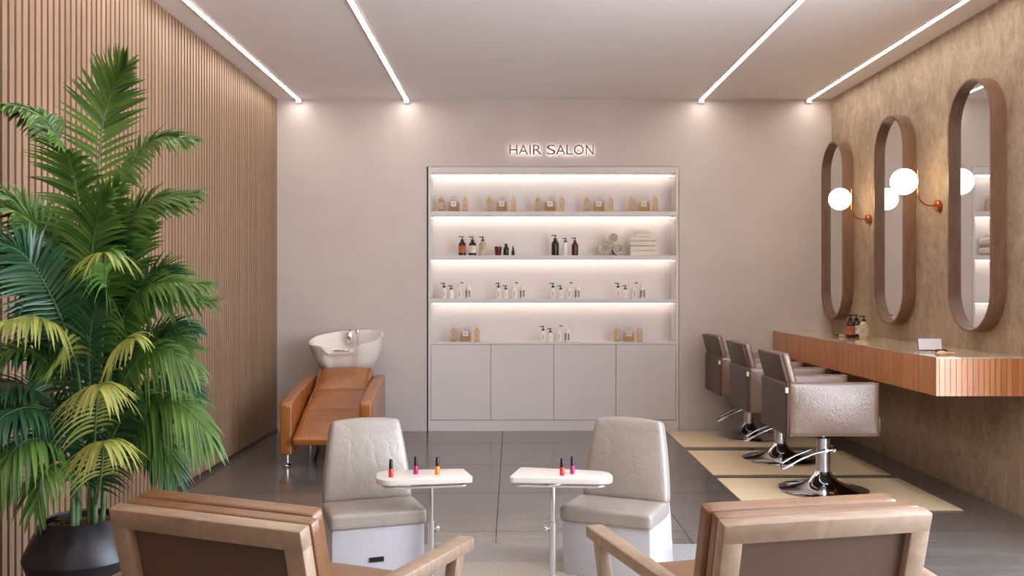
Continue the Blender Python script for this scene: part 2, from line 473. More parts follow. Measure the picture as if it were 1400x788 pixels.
# ------------------------------------------------------------------ built-in display cabinet
CX0, CX1 = -0.757, 1.505
cab = thing('display_cabinet', 'built-in greige cabinet with three lit shelves above four flat doors', 'cabinet', (0, 0, 0))
for s, nm in ((CX0, 0), (CX1-0.022, 1)):
    bm = new(); bx(bm, (s, 0.0, 0), (s+0.022, 0.30, 2.392), 0.001, 1); obj('side_panel', bm, 'cab', cab, 0)
bm = new(); bx(bm, (CX0+0.022, 0.002, 2.339), (CX1-0.022, 0.30, 2.391), 0.001, 1); obj('top_panel', bm, 'cab', cab, 0)
bm = new(); bx(bm, (CX0+0.022, 0.272, 0.80), (CX1-0.022, 0.30, 2.339)); obj('back_panel', bm, 'cab', cab, 0)
SH = [(1.950, 1.989), (1.553, 1.591), (1.156, 1.197)]
for z0, z1 in SH:
    bm = new(); bx(bm, (CX0+0.022, 0.004, z0), (CX1-0.022, 0.272, z1), 0.002, 1); obj('shelf', bm, 'cab', cab, 0)
for z in (2.339, 1.950, 1.553, 1.156):
    bm = new(); bx(bm, (CX0+0.03, 0.205, z-0.010), (CX1-0.03, 0.222, z-0.001)); obj('light_strip', bm, 'shelfled', cab, 0)
bm = new(); bx(bm, (CX0+0.022, 0.002, 0.785), (CX1-0.022, 0.272, 0.803), 0.0015, 1); obj('worktop', bm, 'cab', cab, 0)
bm = new(); bx(bm, (CX0+0.022, 0.03, 0.0), (CX1-0.022, 0.28, 0.785)); obj('carcass', bm, 'base', cab, 0)
bm = new(); bx(bm, (CX0+0.022, 0.004, 0.0), (CX1-0.022, 0.03, 0.097), 0.001, 1); obj('plinth', bm, 'cab', cab, 0)
ds = [-0.753, -0.192, 0.377, 0.939, 1.501]
ds = [CX0+0.0235, -0.192, 0.377, 0.939, CX1-0.0235]
for a, b in zip(ds, ds[1:]):
    bm = new(); bx(bm, (a+0.002, 0.002, 0.101), (b-0.002, 0.022, 0.782), 0.0015, 1); obj('door', bm, 'cab', cab, 0)

# ------------------------------------------------------------------ bottles
def pump_head(bm, z, r=0.009, h=0.035, nz=0.028):
    lathe(bm, [(r*1.35, z), (r*1.35, z+h*0.28), (r*0.75, z+h*0.36), (r*0.38, z+h*0.42), (r*0.38, z+h*0.78), (r*0.95, z+h*0.8), (r*0.95, z+h)], 14)
    tube(bm, [(0, 0, z+h*0.92), (-nz*0.6, -0.002, z+h*0.93), (-nz, -0.003, z+h*0.84)], r*0.38, 8)
def soap_bottle(name, label, r, h, glass, lab, group, z=0, kind='pump'):
    t = thing(name, label, 'bottle', (0, 0, 0), 0, group)
    bm = new(); lathe(bm, [(r*0.9, 0), (r, 0.004), (r, h*0.62), (r*0.93, h*0.70), (r*0.6, h*0.80), (r*0.36, h*0.84), (r*0.36, h*0.87)], 24)
    obj('bottle_body', bm, glass, t)
    if lab:
        bm = new(); lathe(bm, [(r*1.012, h*0.16), (r*1.012, h*0.58)], 24)
        l = obj('paper_label', bm, lab, t)
        bm = new()
        for k in range(3): bx(bm, (-r*0.5, -r*1.06, h*(0.46-0.07*k)), (r*(0.5-0.2*k), -r*0.86, h*(0.475-0.07*k)))
        obj('label_print', bm, 'ink', l, 0)
    bm = new(); pump_head(bm, h*0.86, r*0.36, h*0.26, r*1.0); obj('pump', bm, 'black', t)
    return t
def white_bottle(name, label, r, h, pump, group):
    t = thing(name, label, 'bottle', (0, 0, 0), 0, group)
    bm = new(); lathe(bm, [(r*0.9, 0), (r, 0.003), (r, h*0.60), (r*0.9, h*0.70), (r*0.5, h*0.80), (r*0.4, h*0.84)], 20)
    obj('bottle_body', bm, 'whiteplastic', t)
    if pump in ('tall', 'short', 'hook'):
        bm = new(); pump_head(bm, h*0.82, r*0.42, h*0.34, r*1.3)
        if pump == 'hook':
            obj('pump', bm, 'whiteplastic', t)
            bm = new(); tube(bm, [(0, 0, h*1.14), (r*0.7, -0.002, h*1.16), (r*1.2, -0.003, h*1.12)], r*0.18, 8); obj('nozzle', bm, 'black', t)
        else: obj('pump', bm, 'black', t)
        bm = new()
        for k in range(5): bx(bm, (-r*0.14, -r*1.03, h*(0.14+0.085*k)), (r*0.14, -r*0.93, h*(0.14+0.085*k+0.055)))
        if pump == 'short': bm.free(); bm = new(); bx(bm, (-r*0.3, -r*1.03, h*0.34), (r*0.3, -r*0.9, h*0.37))
        obj('label_print', bm, 'ink', t, 0)
    else:
        bm = new(); lathe(bm, [(r*0.5, h*0.82), (r*0.5, h*0.88), (r*0.26, h*0.93), (r*0.10, h*1.12), (0, h*1.14)], 14); obj('nozzle_cap', bm, 'whiteplastic', t)
        bm = new()
        for k in range(7):
            for s in (-1, 1):
                a0, a1 = s*0.16, s*0.80
                bx(bm, (r*min(math.sin(a0), math.sin(a1)), -r*1.02, h*(0.10+0.068*k)), (r*max(math.sin(a0), math.sin(a1)), -r*0.70, h*(0.10+0.068*k+0.036+0.01*(k % 2))))
        obj('label_print', bm, 'ink', t, 0)
    return t
def slim_perfume(label, group):
    t = thing('perfume_bottle', label, 'bottle', (0, 0, 0), 0, group)
    w, dpt, h = 0.026, 0.018, 0.122
    def body(s, top):
        return rounded([(-w*s, 0.002), (w*s, 0.002), (w*s, top), (w*0.45*s, top+0.022*s), (-w*0.45*s, top+0.022*s), (-w*s, top)], [0.004, 0.004, 0.014, 0.004, 0.004, 0.014], 4)
    bm = new(); prism(bm, body(1.0, 0.105), -dpt, dpt, 'y', 0.004, 2); obj('bottle_body', bm, 'amberglass', t)
    bm = new(); bx(bm, (-w*0.72, -dpt-0.0012, 0.03), (w*0.72, -dpt+0.0005, 0.085)); l = obj('paper_label', bm, 'labelbeige', t, 0)
    bm = new()
    for k in range(3): bx(bm, (-w*0.4, -dpt-0.0018, 0.042+0.012*k), (w*0.4, -dpt-0.001, 0.046+0.012*k))
    obj('label_print', bm, 'inkblue', l, 0)
    bm = new(); lathe(bm, [(0.009, 0.126), (0.009, 0.134), (0.013, 0.136), (0.013, 0.152), (0.010, 0.156), (0, 0.157)], 14); obj('stopper', bm, 'clear', t)
    return t
def square_perfume(label, group):
    t = thing('perfume_flask', label, 'bottle', (0, 0, 0), 0, group)
    bm = new(); bx(bm, (-0.053, -0.024, 0), (0.053, 0.024, 0.104), 0.006, 3); obj('flask_body', bm, 'clear', t)
    bm = new(); bx(bm, (-0.046, -0.018, 0.006), (0.046, 0.018, 0.086), 0.004, 2); obj('perfume', bm, 'amberglass', t)
    bm = new(); bx(bm, (-0.024, -0.0262, 0.052), (0.024, -0.0238, 0.098)); l = obj('paper_label', bm, 'labelwhite', t, 0)
    bm = new(); bx(bm, (-0.014, -0.0270, 0.068), (0.014, -0.026, 0.074)); bx(bm, (-0.007, -0.0270, 0.079), (0.007, -0.026, 0.084)); obj('label_print', bm, 'inkblue', l, 0)
    bm = new(); lathe(bm, [(0.014, 0.103), (0.014, 0.114), (0.011, 0.116)], 16); obj('neck', bm, 'clear', t)
    bm = new(); bx(bm, (-0.024, -0.014, 0.116), (0.024, 0.014, 0.140), 0.008, 2); obj('stopper', bm, 'clear', t)
    return t
SY = 0.11; KS = F/(D0+SY)
def sx(px): return (px-700)/KS
Z1, Z2, Z3, Z4 = 1.989, 1.591, 1.197, 0.803
ordn = ['first', 'second', 'third', 'fourth', 'fifth']
trios = [(Z1, [603.5, 620.5, 636], 'in the first trio from the wood wall, top shelf'),
         (Z1, [669, 686, 702], 'in the second trio from the wood wall, top shelf'),
         (Z1, [735, 752, 767.5], 'in the middle trio, top shelf'),
         (Z1, [801.7, 818.5, 834], 'in the fourth trio from the wood wall, top shelf'),
         (Z1, [863, 880, 895], 'in the last trio from the wood wall, top shelf'),
         (Z4, [620, 636.5, 652], 'in the first trio above the cabinet doors'),
         (Z4, [843, 859.5, 874], 'in the second trio above the cabinet doors')]
slim0 = flask0 = None
for z, xs3, where in trios:
    for j, px in enumerate(xs3):
        grp = 'perfume bottles on the shelves'
        loc = (sx(px), SY, z+0.0005)
        if j == 1:
            lb = 'square amber perfume flask ' + where
            if flask0 is None: flask0 = square_perfume(lb, grp); flask0.location = loc
            else: dup(flask0, loc, 0, lb, grp)
        else:
            lb = ('slim amber bottle standing first ' if j == 0 else 'slim amber bottle standing last ') + where
            if slim0 is None: slim0 = slim_perfume(lb, grp); slim0.location = loc
            else: dup(slim0, loc, 0, lb, grp)
quads = [(Z3, [607, 617, 628.5, 640], 'third shelf, set beside the wood wall'), (Z3, [681.5, 691.5, 703, 714], 'third shelf, second set from the wood wall'),
         (Z3, [756, 766.5, 778, 789], 'third shelf, second set from the concrete wall'), (Z3, [845, 855, 867, 878], 'third shelf, set beside the concrete wall'),
         (Z4, [742.5, 752.5, 764, 775], 'above the cabinet doors')]
wb = [None]*4
spec = [('tall', 0.0245, 0.124, 'white bottle with tall black pump'), ('short', 0.0245, 0.104, 'small white bottle with black pump'),
        ('hook', 0.027, 0.126, 'white bottle with white hooked pump'), ('cone', 0.030, 0.138, 'white pointed bottle with grey print')]
for z, xs4, where in quads:
    for j, px in enumerate(xs4):
        lb = spec[j][3] + ', ' + where; loc = (sx(px), SY, z+0.0005); grp = 'white bottles on the shelves'
        if wb[j] is None:
            wb[j] = white_bottle('pump_bottle' if j < 3 else 'nozzle_bottle', lb, spec[j][1], spec[j][2], spec[j][0], grp); wb[j].location = loc
        else: dup(wb[j], loc, 0, lb, grp)
def put(t, px, z, y=SY): t.location = ((px-700)*(D0+y)/F, y, z+0.0005); return t
G2 = 'soap bottles on the second shelf'
b1 = put(soap_bottle('soap_bottle', 'dark brown pump bottle with orange label on the second shelf', 0.034, 0.158, 'brownglass', 'labelorange', G2), 632, Z2)
b2 = put(soap_bottle('soap_bottle', 'dark olive pump bottle with white label on the second shelf', 0.034, 0.156, 'greenglass', 'labelwhite', G2), 646, Z2)
b3 = put(soap_bottle('soap_bottle', 'pale yellow pump bottle with beige label on the second shelf', 0.034, 0.156, 'soap', 'labelbeige', G2), 660, Z2)
put(soap_bottle('soap_bottle', 'tall plain dark brown pump bottle on the second shelf', 0.034, 0.168, 'brownglass', None, G2), 759, Z2)
put(soap_bottle('soap_bottle', 'plain white pump bottle between two brown ones on the second shelf', 0.028, 0.144, 'whiteplastic', None, G2), 773, Z2)
put(soap_bottle('soap_bottle', 'plain reddish amber pump bottle beside the towels on the second shelf', 0.031, 0.146, 'amberdark', None, G2), 786, Z2)
t = thing('glass_tumbler', 'red brown glass tumbler on the second shelf', 'glass'); put(t, 681, Z2)
bm = new(); lathe(bm, [(0.026, 0), (0.028, 0.003), (0.034, 0.082), (0.031, 0.082), (0.025, 0.008), (0, 0.008)], 20); obj('cup', bm, 'redglass', t)
bm = new(); lathe(bm, [(0.0245, 0.009), (0.0295, 0.06), (0, 0.06)], 20); obj('wax', bm, 'amberdark', t)
t = thing('medicine_bottle', 'short black bottle with black cap on the second shelf', 'bottle'); put(t, 692, Z2)
bm = new(); lathe(bm, [(0.023, 0), (0.025, 0.003), (0.025, 0.066), (0.018, 0.080), (0.012, 0.086), (0.012, 0.09)], 20); obj('bottle_body', bm, 'brownglass', t)
bm = new(); lathe(bm, [(0.014, 0.088), (0.014, 0.108), (0.012, 0.110), (0, 0.110)], 16); obj('cap', bm, 'black', t)
t = thing('dropper_bottle', 'tiny grey dropper bottle on the second shelf', 'bottle'); put(t, 701.5, Z2)
bm = new(); lathe(bm, [(0.014, 0), (0.0155, 0.002), (0.0155, 0.040), (0.008, 0.052), (0.008, 0.056)], 16); obj('bottle_body', bm, 'greenglass', t)
bm = new(); lathe(bm, [(0.010, 0.055), (0.010, 0.068), (0.006, 0.07), (0.006, 0.084), (0.003, 0.088), (0, 0.088)], 14); obj('dropper', bm, 'black', t)

# towels
def spiral_roll(name, r, ln):
    bm = new(); th = r*0.2; turns = 2.9; n = 80
    outer, inner = [], []
    for i in range(n+1):
        a = turns*2*PI*i/n; q = r*0.07 + (r-th*0.5-r*0.07)*i/n
        for l, k in ((outer, 0.36), (inner, -0.36)):
            rr = q + th*k*1.05
            l.append((rr*math.cos(a-1.2), rr*math.sin(a-1.2)))
    for k in range(n):
        quad = [outer[k], outer[k+1], inner[k+1], inner[k]]
        v0 = [bm.verts.new((a, -ln/2, b)) for a, b in quad]; v1 = [bm.verts.new((a, ln/2, b)) for a, b in quad]
        bm.faces.new(v0); bm.faces.new(v1)
        bm.faces.new((v0[0], v0[1], v1[1], v1[0])); bm.faces.new((v0[2], v0[3], v1[3], v1[2]))
    bmesh.ops.remove_doubles(bm, verts=bm.verts[:], dist=1e-5)
    return bm
me_roll = None
for px, pz, lb in ((827, 0.0575, 'cream rolled towel in the lower row beside the amber bottle'), (845.5, 0.0575, 'cream rolled towel in the lower row beside the folded towels'),
                   (837, 0.156, 'cream rolled towel resting on the two lower rolls')):
    if me_roll is None:
        o = obj('rolled_towel', spiral_roll('r', 0.0575, 0.2), 'towel'); me_roll = o
    else:
        o = me_roll.copy(); C.objects.link(o)
    o.location = ((px-700)*(D0+0.13)/F, 0.13, Z2 + pz + 0.001); tag(o, lb, 'towel', 'rolled towels')
def folded(w, h, d, layers):
    bm = new(); th = h/layers; pts = []
    z = th/2
    hw = w/2-th*0.55
    for k in range(layers):
        s = 1 if k % 2 == 0 else -1
        pts += [(-s*hw, z), (0, z), (s*hw, z)]
        if k < layers-1:
            for a in (-60, -20, 20, 60):
                ar = math.radians(a); pts.append((s*(hw+th*0.5*math.cos(ar)), z+th/2+th/2*math.sin(ar)))
        z += th
    t2 = th*0.46; L, R = [], []
    for i, p in enumerate(pts):
        a = Vector(pts[max(0, i-1)]); b = Vector(pts[min(len(pts)-1, i+1)]); tt = (b-a).normalized(); nn = Vector((-tt.y, tt.x))
        L.append(Vector(p)+nn*t2); R.append(Vector(p)-nn*t2)
    for k in range(len(pts)-1):
        quad = [L[k], L[k+1], R[k+1], R[k]]
        v0 = [bm.verts.new((q.x, -d/2, q.y)) for q in quad]; v1 = [bm.verts.new((q.x, d/2, q.y)) for q in quad]
        bm.faces.new(v0); bm.faces.new(v1)
        bm.faces.new((v0[0], v0[1], v1[1], v1[0])); bm.faces.new((v0[2], v0[3], v1[3], v1[2]))
        if k == 0: bm.faces.new((v0[0], v0[3], v1[3], v1[0]))
        if k == len(pts)-2: bm.faces.new((v0[1], v0[2], v1[2], v1[1]))
    bmesh.ops.remove_doubles(bm, verts=bm.verts[:], dist=1e-5)
    return bm
for (w, h, px, z0, lay, lb) in ((0.270, 0.086, 877, 0.0, 2, 'cream folded towel at the bottom of the stack'), (0.275, 0.084, 877, 0.0875, 2, 'cream folded towel in the middle of the stack'),
                          (0.150, 0.056, 876.5, 0.173, 2, 'small cream folded towel on top of the stack')):
    o = obj('folded_towel', folded(w, h, 0.19 if w > .2 else .13, lay), 'towel'); o.location = ((px-700)*(D0+0.13)/F, 0.13, Z2+z0+0.001)
    tag(o, lb, 'towel', 'folded towels')

# ------------------------------------------------------------------ counter, mirrors, lamps
CD = 5.085; CXF = 2.36; CZ0, CZ1 = 0.694, 0.910
vc = thing('vanity_counter', 'long wall-hung counter clad in oak slats with a glossy stone top', 'counter', (CXF, yy(CD), 0))
W_ = XR-CXF; LN = -yy(CD)
bm = new(); bx(bm, (0.014, 0.014, CZ0), (W_-0.002, LN-0.002, CZ1-0.008)); obj('core', bm, 'cback', vc, 0)
bm = new()
n = int(LN/0.0335)
for k in range(n): bx(bm, (0, k*LN/n+0.0012, CZ0-0.001), (0.016, (k+1)*LN/n-0.0012-(0.002 if k == n-1 else 0), CZ1-0.009))
n2 = 15
for k in range(n2): bx(bm, (0.0165+k*(W_-0.06)/n2+0.0012, -0.001, CZ0-0.001), (0.0165+(k+1)*(W_-0.06)/n2-0.0012, 0.015, CZ1-0.009))
bx(bm, (W_-0.042, 0.004, CZ0), (W_-0.002, 0.015, CZ1-0.009))
obj('slat_cladding', bm, 'cslat', vc, 0)
bm = new(); bx(bm, (-0.001, -0.002, CZ1-0.009), (W_-0.002, LN-0.002, CZ1), 0.001, 1); obj('countertop', bm, 'ctop', vc, 0)

def stadium(hw, hh, n=20):
    pts = []
    for i in range(n+1):
        a = PI*i/n; pts.append((hw*math.cos(a), hh-hw+hw*math.sin(a)))
    for i in range(n+1):
        a = PI+PI*i/n; pts.append((hw*math.cos(a), -(hh-hw)+hw*math.sin(a)))
    return pts
def ring_prism(bm, o, i, x0, x1):
    n = len(o)
    A = [[bm.verts.new((x, p[0], p[1])) for p in poly] for poly, x in ((o, x0), (o, x1), (i, x1), (i, x0))]
    for k in range(4):
        a, b = A[k], A[(k+1) % 4]
        for j in range(n): bm.faces.new((a[j], a[(j+1) % n], b[(j+1) % n], b[j]))
m0 = None
for d, lb in ((5.6, 'tall oval wood-framed mirror above the white card stand'), (6.795, 'tall oval wood-framed mirror between the two globe lamps'),
              (7.99, 'tall oval wood-framed mirror in the corner by the pale wall')):
    loc = (XR, yy(d), 1.799)
    if m0 is None:
        m0 = thing('wall_mirror', lb, 'mirror', loc, 0, 'oval mirrors')
        bm = new(); ring_prism(bm, stadium(0.265, 0.775), stadium(0.252, 0.762), -0.094, -0.001); obj('wooden_frame', bm, 'mframe', m0, 40)
        bm = new(); prism(bm, stadium(0.2525, 0.7625), -0.054, -0.050, 'x'); obj('mirror_glass', bm, 'mirror', m0, 0)
        bm = new(); prism(bm, stadium(0.2525, 0.7625), -0.049, -0.004, 'x'); obj('backing', bm, 'base', m0, 0)
    else: dup(m0, loc, 0, lb, 'oval mirrors')
l0 = None
for d, lb in ((6.17, 'lit globe wall lamp on a copper arm, between the larger two mirrors'), (7.375, 'lit globe wall lamp on a copper arm, beside the corner mirror')):
    loc = (XR, yy(d), 1.851)
    if l0 is None:
        l0 = thing('wall_lamp', lb, 'lamp', loc, 0, 'globe wall lamps')
        R90 = Matrix.Rotation(-PI/2, 4, 'Y')
        bm = new(); lathe(bm, [(0.036, 0), (0.038, 0.003), (0.038, 0.026), (0.034, 0.030), (0, 0.030)], 24, mtx=R90); obj('wall_plate', bm, 'copper', l0)
        bm = new()
        tube(bm, cat([(-0.028, 0, 0), (-0.07, 0, 0), (-0.108, 0, 0.012), (-0.138, 0, 0.045), (-0.148, 0, 0.09), (-0.148, 0, 0.16), (-0.148, 0, 0.245)], 26), 0.0055, 10)
        obj('arm', bm, 'copper', l0)
        bm = new(); lathe(bm, [(0.012, 0), (0.012, 0.02), (0.006, 0.026), (0.006, 0.03)], 14, mtx=Matrix.Translation((-0.175, 0, 0.162)) @ Matrix.Rotation(PI/2, 4, 'Y')); obj('holder', bm, 'copper', l0)
        bm = new(); bmesh.ops.create_uvsphere(bm, u_segments=32, v_segments=20, radius=0.088, matrix=Matrix.Translation((-0.243, 0, 0.162))); obj('globe', bm, 'globe', l0, 180)
    else: dup(l0, loc, 0, lb, 'globe wall lamps')

# on the counter
GC = 'bottles on the counter'
for src, px, py, lb in ((b1, 1162.7, 462, 'brown pump bottle with orange label standing on the counter'), (b2, 1170.8, 461, 'olive pump bottle with white label standing on the counter'),
                        (b3, 1181, 463.7, 'pale yellow pump bottle standing on the counter in front of two dark ones')):
    d = (H-CZ1)*F/(py-394)
    dup(src, at(px, py, d)+Vector((0, 0, 0.0005)), -0.5, lb, GC)
def onc(px, py): d = (H-CZ1)*F/(py-394); v = at(px, py, d); v.z = CZ1+0.0006; return v
a, b_ = onc(1255.5, 480), onc(1288.5, 480)
t = thing('card_stand', 'small white card in a thin dark holder on the counter', 'card stand', (a+b_)/2, 0)
w = (b_-a).length/2; TL = Matrix.Rotation(math.radians(-12), 4, 'X')
bm = new(); bx(bm, (-w, -0.003, 0.002), (w, 0.003, 0.078), 0.002, 2, TL); obj('holder', bm, 'black', t, 30)
bm = new(); bx(bm, (-w+0.003, -0.0042, 0.006), (w-0.003, -0.0028, 0.075), 0, 1, TL); obj('card', bm, 'screen', t, 0)
bm = new(); bx(bm, (-0.02, 0.0, 0.0), (0.02, 0.035, 0.003)); bx(bm, (-0.02, 0.028, 0.0), (0.02, 0.031, 0.05), 0, 1, Matrix.Translation((0, 0.012, 0))@Matrix.Rotation(math.radians(18), 4, 'X')); obj('foot', bm, 'black', t, 0)
def brush(a, b, label, name, hand, head):
    t = thing(name, label, 'hairbrush' if name == 'hairbrush' else 'comb', a, math.atan2((b-a).y, (b-a).x))
    L = (b-a).length
    return t, L
a, b_ = onc(1250.5, 482.5), onc(1294, 482)
t, L = brush(a, b_, 'long thin steel comb with a black handle lying before the card', 'tail_comb', None, None)
bm = new(); bx(bm, (0, -0.006, 0.001), (L*0.66, 0.006, 0.006), 0.001, 1)
for k in range(30): bx(bm, (0.004+k*L*0.021, -0.016, 0.002), (0.0055+k*L*0.021, -0.005, 0.005))
obj('comb_blade', bm, 'steel', t, 0)
bm = new(); tube(bm, [(L*0.64, 0, 0.009), (L*0.70, 0, 0.010), (L*0.9, 0, 0.011), (L, 0, 0.009)], [0.006, 0.009, 0.009, 0.006], 10); obj('handle', bm, 'black', t)
a, b_ = onc(1281, 486), onc(1304.5, 485)
t, L = brush(a, b_, 'pale wooden paddle brush lying beside the steel comb on the counter', 'hairbrush', None, None)
bm = new(); tube(bm, cat([(0, 0, .010), (L*.25, 0, .011), (L*.55, 0, .009), (L*.7, 0, .008), (L, 0, .008)], 12), [.006, .012, .014, .015, .013, .010, .007, .006, .006, .006, .006, .005], 10); obj('wooden_handle', bm, 'brushwood', t)
bm = new()
for i in range(6):
    for j in range(3): lathe(bm, [(0.0012, 0), (0.0012, 0.010)], 5, (L*(0.05+0.06*i), -0.006+0.006*j, 0.0005))
obj('bristles', bm, 'black', t, 0)
a, b_ = onc(1138.7, 459.3), onc(1154, 461.5)
t, L = brush(a, b_, 'black-handled wooden brush lying in the far corner of the counter', 'hairbrush', None, None)
bm = new(); tube(bm, [(0, 0, .010), (L*.1, 0, .011), (L*.5, 0, .010), (L*.6, 0, .008)], [.006, .009, .009, .005], 10); obj('handle', bm, 'black', t)
bm = new(); tube(bm, [(L*.58, 0, .009), (L*.65, 0, .010), (L*.9, 0, .010), (L, 0, .009)], [.006, .010, .010, .006], 10); obj('wooden_head', bm, 'brushwood', t)

# ------------------------------------------------------------------ mats and styling chairs
GM = 'beige floor mats'
for d0, d1, lb in ((5.309, 6.197, 'beige mat under the styling chair at the open end of the counter'), (6.323, 7.243, 'beige mat under the middle styling chair'), (7.42, 8.235, 'beige mat under the styling chair against the pale wall')):
    bm = new(); bx(bm, (-0.615, -(d1-d0)/2, 0), (0.615, (d1-d0)/2, 0.006), 0.002, 1)
    o = obj('floor_mat', bm, 'mat', None, 0); o.location = (2.005, yy((d0+d1)/2), 0.0005); tag(o, lb, 'mat', GM)
def styling_chair(label):
    t = thing('styling_chair', label, 'chair', (0, 0, 0), 0, 'styling chairs')
    bm = new(); lathe(bm, [(0.275, 0), (0.28, 0.004), (0.278, 0.012), (0.255, 0.020), (0.20, 0.028), (0.14, 0.042), (0.095, 0.066), (0.065, 0.096), (0.050, 0.118), (0.046, 0.125), (0, 0.125)], 48); obj('base', bm, 'chrome', t, 50)
    bm = new(); lathe(bm, [(0.044, 0.12), (0.044, 0.335), (0.038, 0.340), (0, 0.340)], 28); obj('column', bm, 'steel', t, 40)
    bm = new(); lathe(bm, [(0.016, 0.335), (0.016, 0.40)], 18); obj('piston', bm, 'chrome', t, 40)
    bm = new()
    tube(bm, cat([(0.045, -0.062, 0.268), (-0.05, -0.063, 0.252), (-0.16, -0.063, 0.212), (-0.262, -0.060, 0.152), (-0.272, -0.045, 0.147), (-0.262, 0.02, 0.150), (-0.248, 0.052, 0.158), (-0.235, 0.060, 0.168), (-0.15, 0.063, 0.214), (-0.02, 0.063, 0.262)], 54), 0.0075, 10)
    tube(bm, [(0.0, -0.07, 0.264), (0.0, 0.07, 0.264)], 0.012, 10)
    obj('pump_lever', bm, 'chrome', t, 60)
    bm = new(); bmesh.ops.create_uvsphere(bm, u_segments=16, v_segments=10, radius=0.016, matrix=Matrix.Translation((0.05, -0.062, 0.268))); obj('lever_knob', bm, 'chrome', t, 180)
    bm = new(); bx(bm, (-0.27, -0.225, 0.39), (0.22, 0.225, 0.43), 0.006, 2); bx(bm, (-0.10, -0.10, 0.375), (0.10, 0.10, 0.395), 0.004, 1); obj('seat_frame', bm, 'black', t, 30)
    bm = new(); cushion(bm, (-0.25, -0.218, 0.425), (0.262, 0.218, 0.535), 0.03, 0.25, 2); obj('seat', bm, 'brown', t, 60)
    bm = new(); cushion(bm, (-0.318, -0.285, 0.388), (-0.245, 0.285, 0.712), 0.010, 0.05, 0); obj('back_shell', bm, 'brownback', t, 60)
    M = Matrix.Translation((-0.275, 0, 0.708)) @ Matrix.Rotation(math.radians(-15), 4, 'Y')
    bm = new(); bx(bm, (-0.032, -0.245, -0.02), (-0.012, 0.245, 0.186), 0.006, 2, M); obj('back_panel', bm, 'brownback', t, 40)
    bm = new(); cushion(bm, (-0.014, -0.246, -0.02), (0.036, 0.246, 0.184), 0.02, 0.35, 0, 12, M); obj('backrest', bm, 'brown', t, 60)
    for s in (-1, 1):
        y0, y1 = (-0.292, -0.222) if s < 0 else (0.222, 0.292)
        bm = new(); cushion(bm, (-0.305, y0, 0.388), (0.245, y1, 0.713), 0.014, 0.62, 1, 14); a_ = obj('armrest', bm, 'brown', t, 60)
        # piped edge around the arm's two faces
        bm = new()
        for yv in (y0+0.004, y1-0.004):
            tube(bm, [(-0.300, yv, 0.393), (0.240, yv, 0.393), (0.240, yv, 0.709), (-0.300, yv, 0.709)], 0.0035, 6, True)
        obj('piping', bm, 'brown', a_, 60)
    bm = new(); bx(bm, (-0.3225, -0.288, 0.652), (-0.308, -0.2868+0.004, 0.684)); bx(bm, (-0.3235, -0.287, 0.652), (-0.3165, -0.272, 0.684)); obj('maker_tag', bm, 'labelwhite', t, 0)
    bm = new(); bx(bm, (0.243, -0.262, 0.405), (0.262, -0.225, 0.505), 0.006, 2); obj('front_tab', bm, 'brown', t, 30)
    return t
sc0 = styling_chair('brown leather styling chair at the open end of the counter, side panel brightly lit')
sc0.location = (1.98, yy(5.82), 0.0068)
dup(sc0, (2.015, yy(6.87), 0.0068), 0, 'brown leather styling chair in the middle of the counter row')
dup(sc0, (2.045, yy(7.90), 0.0068), 0, 'brown leather styling chair standing against the pale wall')

# ------------------------------------------------------------------ shampoo chair
sh = thing('shampoo_chair', 'cognac leather hair washing chair with a white ceramic basin by the slatted wall', 'chair', (-1.375, yy(7.2), 0), math.radians(2.8))
arm = rounded([(-0.60, 0.085), (-0.60, 0.465), (-0.36, 0.500), (0.10, 0.545), (0.52, 0.565), (0.52, 0.20), (0.0, 0.20), (-0.42, 0.085)], [0.03, 0.04, 0.1, 0.1, 0.03, 0.02, 0.1, 0.05], 6)
for s in (-1, 1):
    x0, x1 = (-0.33, -0.242) if s < 0 else (0.242, 0.33)
    bm = new(); prism(bm, arm, x0, x1, 'x', 0.014, 3); obj('armrest', bm, 'cognac', sh, 40)
    bm = new(); lathe(bm, [(0.030, 0), (0.032, 0.004), (0.026, 0.016), (0.014, 0.022), (0.014, 0.090)], 18, (s*0.287, -0.53, 0)); obj('leg', bm, 'chrome', sh, 40)
    bm = new(); lathe(bm, [(0.022, 0), (0.022, 0.010), (0.015, 0.016), (0.015, 0.205)], 14, (s*0.287, 0.42, 0)); obj('leg', bm, 'chrome', sh, 40)
bm = new(); bx(bm, (-0.243, -0.15, 0.20), (0.243, 0.5, 0.27), 0.01, 2); obj('seat_frame', bm, 'black', sh, 30)
def slope_pad(name, y0, z0, y1, z1, th, hw, mat, bulge=0.7, r=0.045):
    L = math.hypot(y1-y0, z1-z0); ang = math.atan2(z1-z0, y1-y0)
    M = Matrix.Translation((0, y0, z0)) @ Matrix.Rotation(ang, 4, 'X')
    bm = new(); cushion(bm, (-hw, 0, -th), (hw, L, 0), r, bulge, 2, 12, M); return obj(name, bm, mat, sh, 60)
slope_pad('leg_rest', -0.66, 0.215, -0.16, 0.372, 0.06, 0.232, 'cognac', 0.2, 0.02)
slope_pad('seat', -0.20, 0.365, 0.22, 0.478, 0.10, 0.240, 'cognac')
slope_pad('backrest', 0.17, 0.462, 0.54, 0.632, 0.12, 0.232, 'cognac')
for s in (-1, 1):
    pts = cat([(s*0.205, -0.13, 0.395), (s*0.205, 0.02, 0.440), (s*0.205, 0.2, 0.480), (s*0.205, 0.36, 0.565), (s*0.205, 0.5, 0.625)], 20)
    bm = new(); tube(bm, pts, 0.005, 6); obj('piping', bm, 'cognac', sh, 60)
bm = new()
